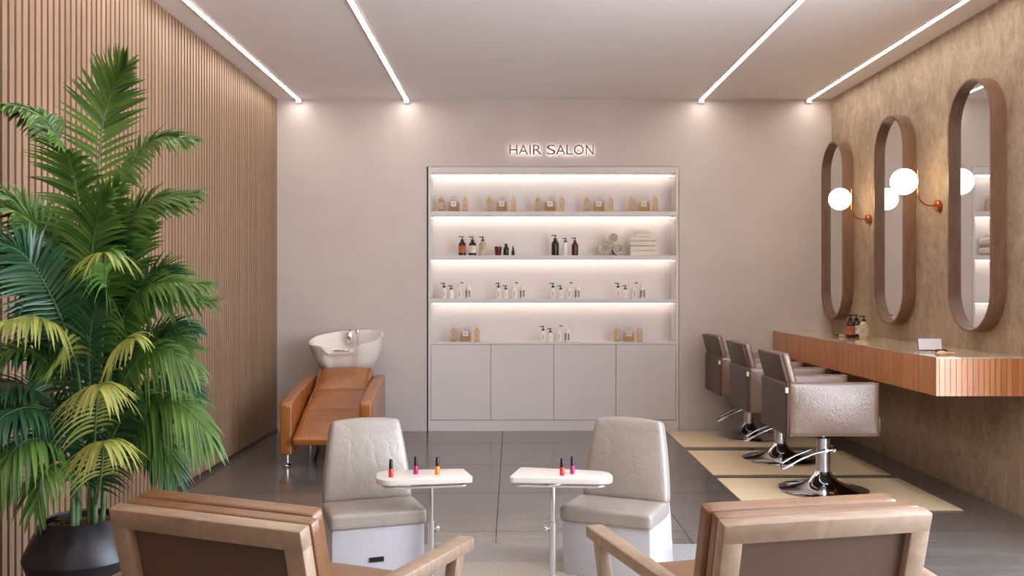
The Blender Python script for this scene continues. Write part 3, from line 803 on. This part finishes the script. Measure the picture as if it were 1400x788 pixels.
tube(bm, cat([(0.06, -0.30, 0.28), (0.02, -0.36, 0.2), (0.03, -0.38, 0.1), (0.0, -0.36, 0.0)], 14), 0.014, 8); tube(bm, cat([(-0.06, -0.20, 0.28), (-0.1, -0.34, 0.2), (-0.09, -0.36, 0.1), (-0.12, -0.33, 0.0)], 14), 0.014, 8)
obj('leg_rest_support', bm, 'black', sh, 60)
bm = new(); bx(bm, (-0.14, 0.60, 0.0), (0.14, 0.86, 0.60), 0.03, 3); obj('pedestal', bm, 'white', sh, 30)
# ceramic basin
BX, BYc = -0.022, 0.71
def basin_ring(scale_x, scale_y, z, rim=False, dent=0.0, n=64):
    out = []
    for i in range(n):
        a = 2*PI*i/n; u, v = math.cos(a), math.sin(a)
        e = 2.6
        q = (abs(u)**e + abs(v)**e)**(-1/e)
        front = max(0.0, 1-((a-1.5*PI+0.05)/0.50)**2) if abs(a-1.5*PI+0.05) < 0.50 else 0.0
        x, y = q*u*scale_x, q*v*scale_y
        y += dent*min(1, front*1.6)
        zz = z
        if rim:
            zz = z + 0.050*v*q + 0.022*u*q - 0.062*min(1, front*2.2)
        out.append((BX+x, BYc+y, zz))
    return out
outer = [(0.200, 0.150, 0.602, False, 0.02), (0.225, 0.175, 0.612, False, 0.03), (0.268, 0.212, 0.68, False, 0.04), (0.300, 0.238, 0.77, False, 0.035)]
bm = new(); rings = []
for a_, b_, z, rm, dn in outer: rings.append([bm.verts.new(p) for p in basin_ring(a_, b_, z, rm, dn)])
for a_, b_, z, dn in ((0.312, 0.250, 0.848, 0.025), (0.314, 0.252, 0.862, 0.02), (0.302, 0.240, 0.866, 0.015), (0.292, 0.230, 0.858, 0.01)):
    rings.append([bm.verts.new(p) for p in basin_ring(a_, b_, z, True, dn)])
for a_, b_, z in ((0.272, 0.212, 0.77), (0.22, 0.17, 0.70), (0.12, 0.10, 0.665), (0.03, 0.03, 0.655)):
    rings.append([bm.verts.new(p) for p in basin_ring(a_, b_, z, False, 0.0)])
for a_, b_ in zip(rings, rings[1:]):
    for i in range(64): bm.faces.new((a_[i], a_[(i+1) % 64], b_[(i+1) % 64], b_[i]))
bm.faces.new(rings[0]); bm.faces.new(rings[-1])
bs = obj('basin', bm, 'ceramic', sh, 60)
bm = new()
bx(bm, (BX-0.075, BYc-0.236, 0.765), (BX+0.055, BYc-0.205, 0.775), 0.004, 2)
obj('neck_trim', bm, 'chrome', bs, 30)
bm = new(); bx(bm, (BX-0.018, BYc+0.155, 0.80), (BX+0.024, BYc+0.205, 0.905), 0.006, 2); bx(bm, (BX-0.010, BYc+0.09, 0.872), (BX+0.014, BYc+0.16, 0.888), 0.004, 2); lathe(bm, [(0.006, 0), (0.006, 0.03)], 10, (BX+0.003, BYc+0.18, 0.90)); f = obj('mixer_tap', bm, 'chrome', bs, 30)
bm = new(); lathe(bm, [(0.011, 0.80), (0.009, 0.87), (0.014, 0.89), (0.018, 0.918), (0.015, 0.925), (0, 0.925)], 14, (BX+0.075, BYc+0.17, 0)); tube(bm, cat([(BX+0.06, BYc+0.17, 0.905), (BX+0.075, BYc+0.12, 0.90), (BX+0.075, BYc+0.10, 0.885)], 8), 0.008, 8); obj('hand_shower', bm, 'chrome', bs, 40)

# ------------------------------------------------------------------ rug
bm = new(); bx(bm, (-1.35, yy(1.9), 0), (1.62, yy(4.596), 0.008), 0.003, 1)
o = obj('area_rug', bm, 'rug', None, 0); o.location = (0, 0, 0.0005); tag(o, 'grey and beige woven herringbone rug under the low chairs and armchairs', 'rug')
RZ = 0.0095

# ------------------------------------------------------------------ low pedicure chairs
def pedicure_chair(label, loc, rz, mirror, slot):
    t = thing('pedicure_chair', label, 'chair', loc, rz, 'beige pedicure chairs')
    s = -1 if mirror else 1
    # local: x across, -y forward, origin under the middle of the front edge
    bm = new()
    prism(bm, [(0.012, 0.0), (0.385, 0.0), (0.385, 0.62), (0.345, 0.62), (0.33, 0.235), (0.004, 0.235)], -0.205, 0.205, 'x', 0.008, 2)
    # shell narrows towards the top of the back
    for v in bm.verts:
        if v.co.z > 0.3: v.co.x *= 1-0.28*((v.co.z-0.3)/0.33)**1.6
    obj('base_shell', bm, 'white', t, 40)
    bm = new(); cushion(bm, (-0.214, -0.012, 0.236), (0.214, 0.265, 0.306), 0.018, 0.10, 2, 12); obj('seat', bm, 'beige', t, 60)
    bm = new(); cushion(bm, (-0.208, 0.0, 0.0), (0.208, 0.078, 0.385), 0.020, 0.35, 1, 16)
    for v in bm.verts:
        f = max(0, v.co.z/0.385)
        v.co.x *= 1-0.23*f**1.5
        v.co.z -= 0.012*(v.co.x/0.16)**2*f**6
    M = Matrix.Translation((0, 0.258, 0.296)) @ Matrix.Rotation(math.radians(-10), 4, 'X')
    for v in bm.verts: v.co = M @ v.co
    obj('backrest', bm, 'beige', t, 60)
    bm = new()
    for zz in (0.228,): bx(bm, (-0.196, 0.001, zz-0.002), (0.196, 0.006, zz+0.000))
    obj('shadow_gap', bm, 'channel', t, 0)
    if slot:
        bm = new(); bx(bm, (-0.042, 0.003, 0.085), (0.022, 0.02, 0.105)); obj('vent_slot', bm, 'black', t, 0)
    else:
        bm = new(); bx(bm, (0.195, 0.335, 0.075), (0.2065, 0.36, 0.105), 0.002, 1); obj('socket', bm, 'channel', t, 0)
    return t
pedicure_chair('low beige leather pedicure chair on a white base, nearer the slatted wood wall', (-0.582, yy(4.005), RZ), math.radians(19), False, True)
pedicure_chair('low beige leather pedicure chair on a white base, nearer the styling chairs', (0.410, yy(4.034), RZ), math.radians(-25), True, False)

def side_table(label, corners, rads, pole, knob):
    cx, cd = pole
    t = thing('side_table', label, 'table', (cx, yy(cd), RZ), 0, 'white side tables')
    poly = rounded([(x-cx, yy(d)-yy(cd)) for x, d in corners], rads, 8)
    zt = 0.47-RZ
    bm = new(); prism(bm, poly, zt-0.026, zt, 'z', 0.004, 3); obj('tabletop', bm, 'ivory', t, 40)
    mx = sum(p[0] for p in poly)/len(poly); my = sum(p[1] for p in poly)/len(poly)
    inner = [(mx+(p[0]-mx)*0.86, my+(p[1]-my)*0.80, zt-0.040) for p in poly]
    bm = new(); tube(bm, inner, 0.0065, 8, True); obj('under_rail', bm, 'chrome', t, 60)
    bm = new(); lathe(bm, [(0.011, 0.23), (0.011, zt-0.03)], 18); lathe(bm, [(0.05, zt-0.036), (0.05, zt-0.030)], 20); obj('pole', bm, 'chrome', t, 40)
    bm = new(); lathe(bm, [(0.0155, 0.008), (0.0155, 0.255), (0.012, 0.258)], 18); sl = obj('sleeve', bm, 'steel', t, 40)
    bm = new(); tube(bm, [(0.0, 0, 0.225), (knob*0.030, 0, 0.225)], 0.005, 8); lathe(bm, [(0.011, 0), (0.014, 0.004), (0.011, 0.012), (0, 0.012)], 10, mtx=Matrix.Translation((knob*0.024, 0, 0.225)) @ Matrix.Rotation(knob*PI/2, 4, 'Y')); obj('knob', bm, 'chrome', sl, 40)
    bm = new(); lathe(bm, [(0.024, 0), (0.024, 0.006), (0.018, 0.012), (0.016, 0.02)], 24); obj('base', bm, 'steel', t, 40)
    return t
side_table('white side table carrying three nail polish bottles', [(-0.585, 3.915), (-0.167, 3.985), (-0.222, 4.18), (-0.612, 4.13)], [0.085, 0.03, 0.02, 0.07], (-0.355, 4.03), 1)
side_table('white side table carrying two nail polish bottles', [(-0.016, 3.985), (0.446, 3.945), (0.437, 4.12), (0.040, 4.215)], [0.03, 0.085, 0.07, 0.02], (0.180, 4.03), -1)
def polish(label, px, py, mat, src=None):
    d = (H-0.47)*F/(py-394); v = at(px, py, d); v.z = 0.4706
    t = thing('nail_polish', label, 'nail polish', v, 0, 'nail polish bottles')
    bm = new(); lathe(bm, [(0.009, 0), (0.0105, 0.002), (0.0105, 0.032), (0.008, 0.037), (0.006, 0.038)], 18); obj('bottle_body', bm, mat, t, 40)
    bm = new(); lathe(bm, [(0.0088, 0.037), (0.0088, 0.040), (0.0076, 0.075), (0.006, 0.077), (0, 0.077)], 16); obj('cap', bm, 'black', t, 40)
    return t
polish('red nail polish on the table with three bottles', 534.5, 652.5, 'red')
polish('magenta nail polish between the red and orange ones', 568.5, 648.5, 'magenta')
polish('orange nail polish with black cap', 598, 649, 'orange')
polish('red nail polish on the table with two bottles', 768.5, 650.5, 'red')
polish('magenta nail polish on the table with two bottles', 782.5, 648.2, 'magenta')

# ------------------------------------------------------------------ lounge armchairs
def armchair(label, loc, rz, w, tip, lat, ZT):
    t = thing('lounge_armchair', label, 'armchair', loc, rz, 'lounge armchairs')
    lean = 0.24
    th = math.atan(lean)
    # local frame: +y forward; the back leans so its foot lies further forward
    M = Matrix.Translation((0, 0, ZT)) @ Matrix.Rotation(th, 4, 'X')      # local z runs down the lean as -z
    hw = w/2; Lb = 0.50
    bm = new()
    def fr(x0, x1, z0, z1): bx(bm, (x0, -0.002, z0), (x1, 0.040, z1), 0.006, 2, M)
    fr(-hw, hw, -0.056, 0.0); fr(-hw, hw, -Lb, -Lb+0.05)
    fr(-hw, -hw+0.058, -Lb+0.045, -0.05); fr(hw-0.058, hw, -Lb+0.045, -0.05)
    obj('back_frame', bm, 'oak', t, 35)
    bm = new(); bx(bm, (-hw+0.05, 0.020, -Lb+0.04), (hw-0.05, 0.034, -0.045), 0, 1, M); obj('back_panel', bm, 'tanpanel', t, 0)
    bm = new(); cushion(bm, (-hw+0.006, 0.046, -0.44), (hw-0.002, 0.088, -0.004), 0.010, 0.10, 1, 14, M); obj('back_pad', bm, 'tan', t, 60)
    bm = new(); cushion(bm, (-hw+0.000, 0.096, -0.38), (hw-0.035, 0.150, -0.008), 0.012, 0.12, 1, 14, M); obj('back_cushion', bm, 'tan', t, 60)
    bm = new(); cushion(bm, (-hw+0.035, 0.17, 0.30), (hw-0.035, tip-0.02, 0.40), 0.035, 0.2, 2, 14); obj('seat_cushion', bm, 'tan', t, 60)
    bm = new()
    bx(bm, (-hw+0.01, 0.10, 0.24), (-hw+0.045, tip-0.05, 0.30), 0.006, 2); bx(bm, (hw-0.045, 0.10, 0.24), (hw-0.01, tip-0.05, 0.30), 0.006, 2)
    bx(bm, (-hw+0.01, tip-0.08, 0.24), (hw-0.01, tip-0.04, 0.30), 0.006, 2); bx(bm, (-hw+0.04, 0.18, 0.27), (hw-0.04, tip-0.06, 0.30), 0, 1)
    obj('seat_frame', bm, 'oak', t, 35)
    for s in (-1, 1):
        xa = s*(hw+lat*0.35); xb = s*(hw+lat)
        bm = new()
        side = [(0.02, 0.455), (0.02, 0.490), (tip-0.02, 0.522), (tip, 0.522), (tip, 0.488), (tip-0.02, 0.480)]
        poly = rounded([(xa-0.024, 0.03), (xa+0.024, 0.03), (xb+0.030, tip), (xb-0.030, tip)], [0.004, 0.004, 0.016, 0.016], 4)
        prism(bm, poly, 0.484, 0.522, 'z', 0.006, 2)
        for v in bm.verts: v.co.z -= 0.03*(1-v.co.y/tip)
        obj('armrest', bm, 'oak', t, 35)
        bm = new(); bar(bm, (xb, tip-0.075, 0.488), (xb-s*0.03, tip-0.17, 0.010), 0.036, 0.055, 0.006, (0, 1, 0)); obj('leg', bm, 'oak', t, 35)
        bm = new(); bar(bm, (s*(hw+0.012), 0.08, 0.47), (s*(hw-0.0), -0.02, 0.010), 0.034, 0.05, 0.006, (0, 1, 0)); obj('leg', bm, 'oak', t, 35)
        bm = new(); bar(bm, (s*(hw+0.006), 0.07, 0.268), (xb-s*0.016, tip-0.12, 0.268), 0.028, 0.05, 0.005); obj('side_rail', bm, 'oak', t, 35)
    return t
armchair('tan leather lounge armchair with oak frame, seen from behind beside the palm', (-0.790, yy(2.31), RZ), math.radians(-22.6), 0.612, 0.72, 0.10, 0.700)
armchair('tan leather lounge armchair with oak frame, seen from behind below the styling chairs', (0.826, yy(2.3625), RZ), math.radians(12.6), 0.60, 0.70, 0.12, 0.688)

# ------------------------------------------------------------------ palm
PD = 3.5
pc = at(112, 856, PD)
pl = thing('potted_palm', 'tall bushy palm in a black faceted planter against the slatted wood wall', 'potted plant', (pc.x, pc.y, 0))
O = Vector((pc.x, pc.y, 0))
bm = new(); lathe(bm, [(0.115, 0.0), (0.13, 0.004), (0.200, 0.255), (0.208, 0.274), (0.205, 0.288), (0.146, 0.412), (0.139, 0.418), (0.131, 0.412), (0.129, 0.380), (0, 0.380)], 64); obj('planter', bm, 'pot', pl, 30)
bm = new(); lathe(bm, [(0.130, 0.384), (0.10, 0.390), (0.04, 0.394), (0, 0.394)], 32)
for i in range(260):
    a, q = random.random()*2*PI, math.sqrt(random.random())*0.120
    s = 0.003+0.004*random.random()
    bx(bm, (-s*1.6, -s, -s*0.6), (s*1.6, s, s*0.6), 0, 1, Matrix.Translation((q*math.cos(a), q*math.sin(a), 0.394)) @ Matrix.Rotation(random.random()*6, 4, 'Z') @ Matrix.Rotation(random.random()-0.5, 4, 'X'))
obj('soil', bm, 'soil', pl, 0)
stems = []
for i in range(11):
    x = -0.045+0.115*random.random()+0.0; y = -0.08+0.13*random.random()
    stems.append((x, y))
    bm = new(); h = 0.78+0.25*random.random()
    tube(bm, cat([(x, y, 0.385), (x*1.05+0.003, y, 0.55), (x*1.2+0.01*(random.random()-.5), y*1.1, h*0.85), (x*1.3, y*1.2, h)], 12), [0.011-0.0004*k for k in range(12)], 8)
    obj('cane', bm, 'cane', pl, 60)
def frond(pts, L, mat, ref=(0, -0.6, 0.8), droop=0.35, nl=26, t0=0.25, w=0.0084, tilt=0.15):
    P = [at(px, py, PD+dd) - O for px, py, dd in pts]
    R = cat(P, 60); bm = new()
    n = len(R)
    tube(bm, R, [0.0055*(1-0.75*i/(n-1)) for i in range(n)], 6)
    for f in bm.faces: f.material_index = 1
    ref = Vector(ref).normalized()
    lim = XL+0.035-O.x
    for i in range(nl):
        for s in (-1, 1):
            u = (i+0.5*(s > 0)+0.25*random.random())/nl; t = t0+(1-t0)*u
            fi = t*(n-1); k = min(int(fi), n-2); q = R[k].lerp(R[k+1], fi-k)
            T = (R[min(n-1, k+2)]-R[max(0, k-1)]).normalized()
            Nn = (ref-T*ref.dot(T))
            Nn = Nn.normalized() if Nn.length > 0.05 else Vector((0, -1, 0))
            S = T.cross(Nn).normalized()
            ang = math.radians((84-66*u if mat == 'leafB' else 66-50*u**1.3)+random.uniform(-5, 5))
            dr = (T*math.cos(ang)+S*s*math.sin(ang)+Nn*tilt*random.uniform(0.5, 1.3)).normalized()
            ln = L*(0.45+0.55*math.sin(PI*min(1, 0.12+u*0.8)))*(1-0.25*u)*random.uniform(0.9, 1.08)
            Wv = dr.cross(Nn).normalized()
            prev = None; m = 6
            dd_ = droop*random.uniform(0.8, 1.3)
            for j in range(m+1):
                sj = j/m
                c = q+dr*ln*sj*(1-0.12*dd_*sj)+Vector((0, 0, -1))*dd_*ln*sj*sj
                ww = w*min(1.0, 0.35+sj*4.5)*(1-sj**2.4)+0.0005
                a, b, mid = c-Wv*ww, c+Wv*ww, c-Nn*ww*0.35
                for vv in (a, b, mid):
                    if vv.x < lim: vv.x = lim
                cur = (bm.verts.new(a), bm.verts.new(mid), bm.verts.new(b))
                if prev:
                    bm.faces.new((prev[0], prev[1], cur[1], cur[0])); bm.faces.new((prev[1], prev[2], cur[2], cur[1]))
                prev = cur
    for v in bm.verts: v.co.x = max(v.co.x, lim)
    me = bpy.data.meshes.new('frond'); bm.to_mesh(me); bm.free()
    me.materials.append(MT[mat]); me.materials.append(MT['cane'])
    me.polygons.foreach_set('use_smooth', [True]*len(me.polygons))
    o = bpy.data.objects.new('frond', me); C.objects.link(o); o.parent = pl
    return o
CAM = (0, -1, 0.25); UP = (0, -0.35, 0.94)
A_, B_, C_ = 'leafA', 'leafB', 'leafC'
FR = [
    # upright crown fronds
    ([(125, 600, 0.02), (130, 420, 0.04), (136, 210, 0.02), (150, 135, 0.0), (172, 92, -0.06)], 0.215, A_, CAM, 0.10, 34, 0.42),
    ([(120, 560, -0.02), (118, 380, -0.06), (107, 275, -0.12), (93, 215, -0.20), (72, 180, -0.30)], 0.205, A_, CAM, 0.22, 34, 0.28),
    ([(130, 560, 0.05), (150, 300, 0.08), (182, 222, 0.08), (215, 190, 0.05), (258, 190, 0.0)], 0.17, A_, UP, 0.35, 28, 0.42),
    ([(118, 540, 0.08), (105, 260, 0.14), (72, 178, 0.16), (40, 150, 0.16), (-5, 140, 0.14)], 0.12, A_, UP, 0.40, 26, 0.5),
    ([(130, 570, 0.0), (145, 420, -0.02), (165, 325, -0.02), (200, 278, -0.03), (262, 264, -0.05)], 0.20, A_, UP, 0.32, 30, 0.34),
    ([(115, 560, 0.0), (95, 420, 0.02), (70, 340, 0.02), (38, 300, 0.02), (-12, 276, 0.0)], 0.17, A_, UP, 0.25, 28, 0.34),
    ([(112, 560, -0.05), (92, 460, -0.06), (62, 390, -0.08), (28, 345, -0.08), (-22, 325, -0.08)], 0.20, C_, UP, 0.25, 28, 0.3),
    # fronds bending towards the viewer
    ([(132, 600, -0.05), (140, 470, -0.10), (144, 390, -0.16), (143, 350, -0.26), (143, 345, -0.36)], 0.20, A_, (0, -0.5, 0.85), 0.55, 30, 0.28),
    ([(143, 360, -0.22), (143, 347, -0.30), (142, 345, -0.38)], 0.17, B_, (0, -0.3, 0.95), 0.9, 9, 0.1),
    ([(132, 600, 0.0), (150, 500, 0.0), (175, 430, 0.0), (215, 405, -0.03), (282, 410, -0.08)], 0.20, A_, UP, 0.38, 28, 0.34),
    ([(115, 600, -0.05), (105, 500, -0.12), (82, 452, -0.16), (52, 434, -0.20), (5, 440, -0.24)], 0.16, B_, UP, 0.95, 22, 0.36),
    ([(130, 620, -0.05), (148, 530, -0.12), (158, 485, -0.20), (172, 464, -0.28), (184, 462, -0.36)], 0.16, B_, UP, 0.9, 16, 0.42),
    ([(135, 620, -0.02), (160, 540, -0.06), (190, 490, -0.10), (222, 476, -0.14), (262, 496, -0.18)], 0.19, A_, UP, 0.85, 24, 0.34),
    ([(128, 660, -0.08), (130, 590, -0.18), (133, 545, -0.30), (135, 526, -0.42), (136, 530, -0.50)], 0.20, B_, (0, -0.3, 0.95), 0.75, 22, 0.30),
    ([(132, 690, -0.10), (138, 650, -0.20), (141, 615, -0.32), (142, 603, -0.44), (142, 606, -0.52)], 0.20, B_, (0, -0.3, 0.95), 0.80, 20, 0.30),
    ([(112, 640, 0.0), (90, 580, -0.03), (55, 556, -0.05), (20, 560, -0.08), (-20, 590, -0.1)], 0.19, C_, UP, 0.55, 26, 0.28),
    ([(138, 650, -0.02), (165, 590, -0.05), (200, 556, -0.08), (240, 552, -0.12), (278, 590, -0.16)], 0.20, A_, UP, 0.85, 26, 0.28),
    ([(138, 670, 0.0), (165, 610, 0.0), (195, 590, -0.02), (220, 606, -0.04), (240, 650, -0.06)], 0.17, C_, UP, 0.60, 24, 0.28),
    ([(108, 670, -0.04), (85, 620, -0.1), (55, 600, -0.14), (22, 612, -0.18), (-5, 660, -0.2)], 0.18, A_, UP, 0.70, 24, 0.28),
    ([(112, 690, -0.06), (95, 650, -0.14), (75, 635, -0.2), (58, 650, -0.24), (48, 690, -0.26)], 0.14, A_, UP, 0.80, 18, 0.28),
    # inner, darker mass
    ([(128, 620, 0.04), (135, 500, 0.03), (143, 430, 0.02), (144, 380, 0.0), (144, 350, -0.04)], 0.22, C_, CAM, 0.20, 30, 0.25),
    ([(135, 600, 0.06), (160, 480, 0.06), (190, 400, 0.05), (218, 370, 0.03), (245, 372, 0.0)], 0.18, A_, UP, 0.3, 26, 0.3),
    ([(135, 620, 0.05), (165, 530, 0.05), (200, 470, 0.03), (232, 445, 0.0), (262, 452, -0.03)], 0.17, C_, UP, 0.35, 26, 0.3),
    ([(112, 600, 0.05), (85, 490, 0.05), (55, 420, 0.04), (18, 392, 0.02), (-25, 390, 0.0)], 0.19, C_, UP, 0.28, 26, 0.3),
    ([(112, 620, 0.04), (85, 530, 0.03), (50, 490, 0.02), (12, 480, 0.0), (-25, 500, -0.02)], 0.19, C_, UP, 0.32, 26, 0.3),
    ([(112, 640, 0.05), (85, 570, 0.05), (45, 530, 0.03), (5, 525, 0.0), (-25, 540, -0.02)], 0.17, C_, UP, 0.4, 24, 0.3),
    ([(138, 640, 0.05), (170, 570, 0.05), (205, 530, 0.03), (240, 520, 0.0), (268, 540, -0.03)], 0.17, C_, UP, 0.4, 24, 0.3),
    ([(125, 620, 0.08), (105, 500, 0.10), (92, 420, 0.10), (85, 360, 0.10), (70, 310, 0.08)], 0.20, C_, CAM, 0.2, 26, 0.3),
    ([(130, 620, 0.08), (150, 500, 0.10), (165, 420, 0.10), (180, 350, 0.10), (205, 300, 0.08)], 0.20, A_, CAM, 0.22, 26, 0.3),
    ([(126, 680, -0.06), (122, 640, -0.10), (112, 600, -0.14), (100, 570, -0.16), (85, 550, -0.2)], 0.18, C_, CAM, 0.35, 20, 0.15),
    ([(130, 690, -0.06), (136, 650, -0.10), (150, 610, -0.14), (165, 575, -0.16), (185, 550, -0.2)], 0.18, C_, CAM, 0.35, 20, 0.15),
    ([(126, 600, 0.0), (124, 540, -0.06), (122, 480, -0.10), (128, 430, -0.14), (138, 400, -0.18)], 0.19, C_, CAM, 0.3, 24, 0.2),
    ([(126, 560, 0.03), (126, 440, 0.0), (130, 360, -0.02), (140, 300, -0.04), (160, 260, -0.08)], 0.21, A_, CAM, 0.2, 28, 0.3),
    ([(132, 660, 0.0), (150, 600, -0.02), (172, 560, -0.04), (196, 545, -0.08), (215, 560, -0.12)], 0.17, A_, UP, 0.6, 22, 0.25),
]
def lean(pts):
    # fronds on the wall side lean out into the room
    return [(px, py, dd-0.0022*max(0.0, 105-px)) for px, py, dd in pts]
rng = random.Random(11)
extra = []
for i in (3, 4, 5, 6, 9, 15, 16, 17, 18, 20, 21, 22, 23, 24, 25, 26, 27, 32, 33):
    pts, L, mat, ref, dr, nl, t0 = FR[i]
    jx, jy, jd = rng.uniform(-18, 18), rng.uniform(-26, 26), rng.uniform(-0.12, 0.12)
    n = len(pts)-1
    q = [(px+jx*k/n, py+jy*k/n, dd+jd*k/n) for k, (px, py, dd) in enumerate(pts)]
    extra.append((q, L*rng.uniform(0.85, 1.05), rng.choice([A_, C_, mat]), ref, dr*rng.uniform(0.8, 1.3), nl, t0))
for fr_ in FR+extra:
    pts, L, mat, ref, dr, nl, t0 = fr_
    if ref == UP: ref = (0, -0.62, 0.78)
    frond(lean(pts), L*1.08, mat, ref, min(dr, 0.72), int(nl*1.22), max(0.12, t0-0.06))

# ------------------------------------------------------------------ light and camera
w = bpy.data.worlds.new('sky'); SC.world = w; w.use_nodes = True
nt = w.node_tree; bg = nt.nodes['Background']
tc = nt.nodes.new('ShaderNodeTexCoord'); sp = nt.nodes.new('ShaderNodeSeparateXYZ'); nt.links.new(tc.outputs['Generated'], sp.inputs[0])
col = ramp(nt, math_n(nt, 'ADD', math_n(nt, 'MULTIPLY', sp.outputs['Z'], 0.5), 0.5), [(0.46, (1.05, 1.05, 1.08, 1)), (0.5, (0.86, 0.92, 1.0, 1)), (0.8, (0.62, 0.78, 1.0, 1))])
nt.links.new(col, bg.inputs['Color']); bg.inputs['Strength'].default_value = 9.5
pa = bpy.data.lights.new('window_portal', 'AREA'); pa.shape = 'RECTANGLE'; pa.size = WZ1-WZ0; pa.size_y = WY1-WY0
pa.cycles.is_portal = True
po = bpy.data.objects.new('window_portal', pa); C.objects.link(po); po.location = (XR+0.16, (WY0+WY1)/2, (WZ0+WZ1)/2); po.rotation_euler = (0, PI/2, 0)

cam = bpy.data.cameras.new('camera'); co = bpy.data.objects.new('camera', cam); C.objects.link(co)
co.location = (0, -D0, H); co.rotation_euler = (PI/2, 0, 0)
cam.sensor_width = 36; cam.lens = F/1400*36; cam.clip_start = 0.05
SC.camera = co
vs = SC.view_settings; vs.view_transform = 'Standard'; vs.look = 'None'; vs.exposure = 0.36; vs.gamma = 1.0; vs.use_curve_mapping = False
SC.cycles.max_bounces = 10; SC.cycles.diffuse_bounces = 6; SC.cycles.glossy_bounces = 5; SC.cycles.transmission_bounces = 8
SC.cycles.use_denoising = True; SC.cycles.sample_clamp_indirect = 8.0
SC.cycles.caustics_reflective = False; SC.cycles.caustics_refractive = False
bpy.context.view_layer.update()
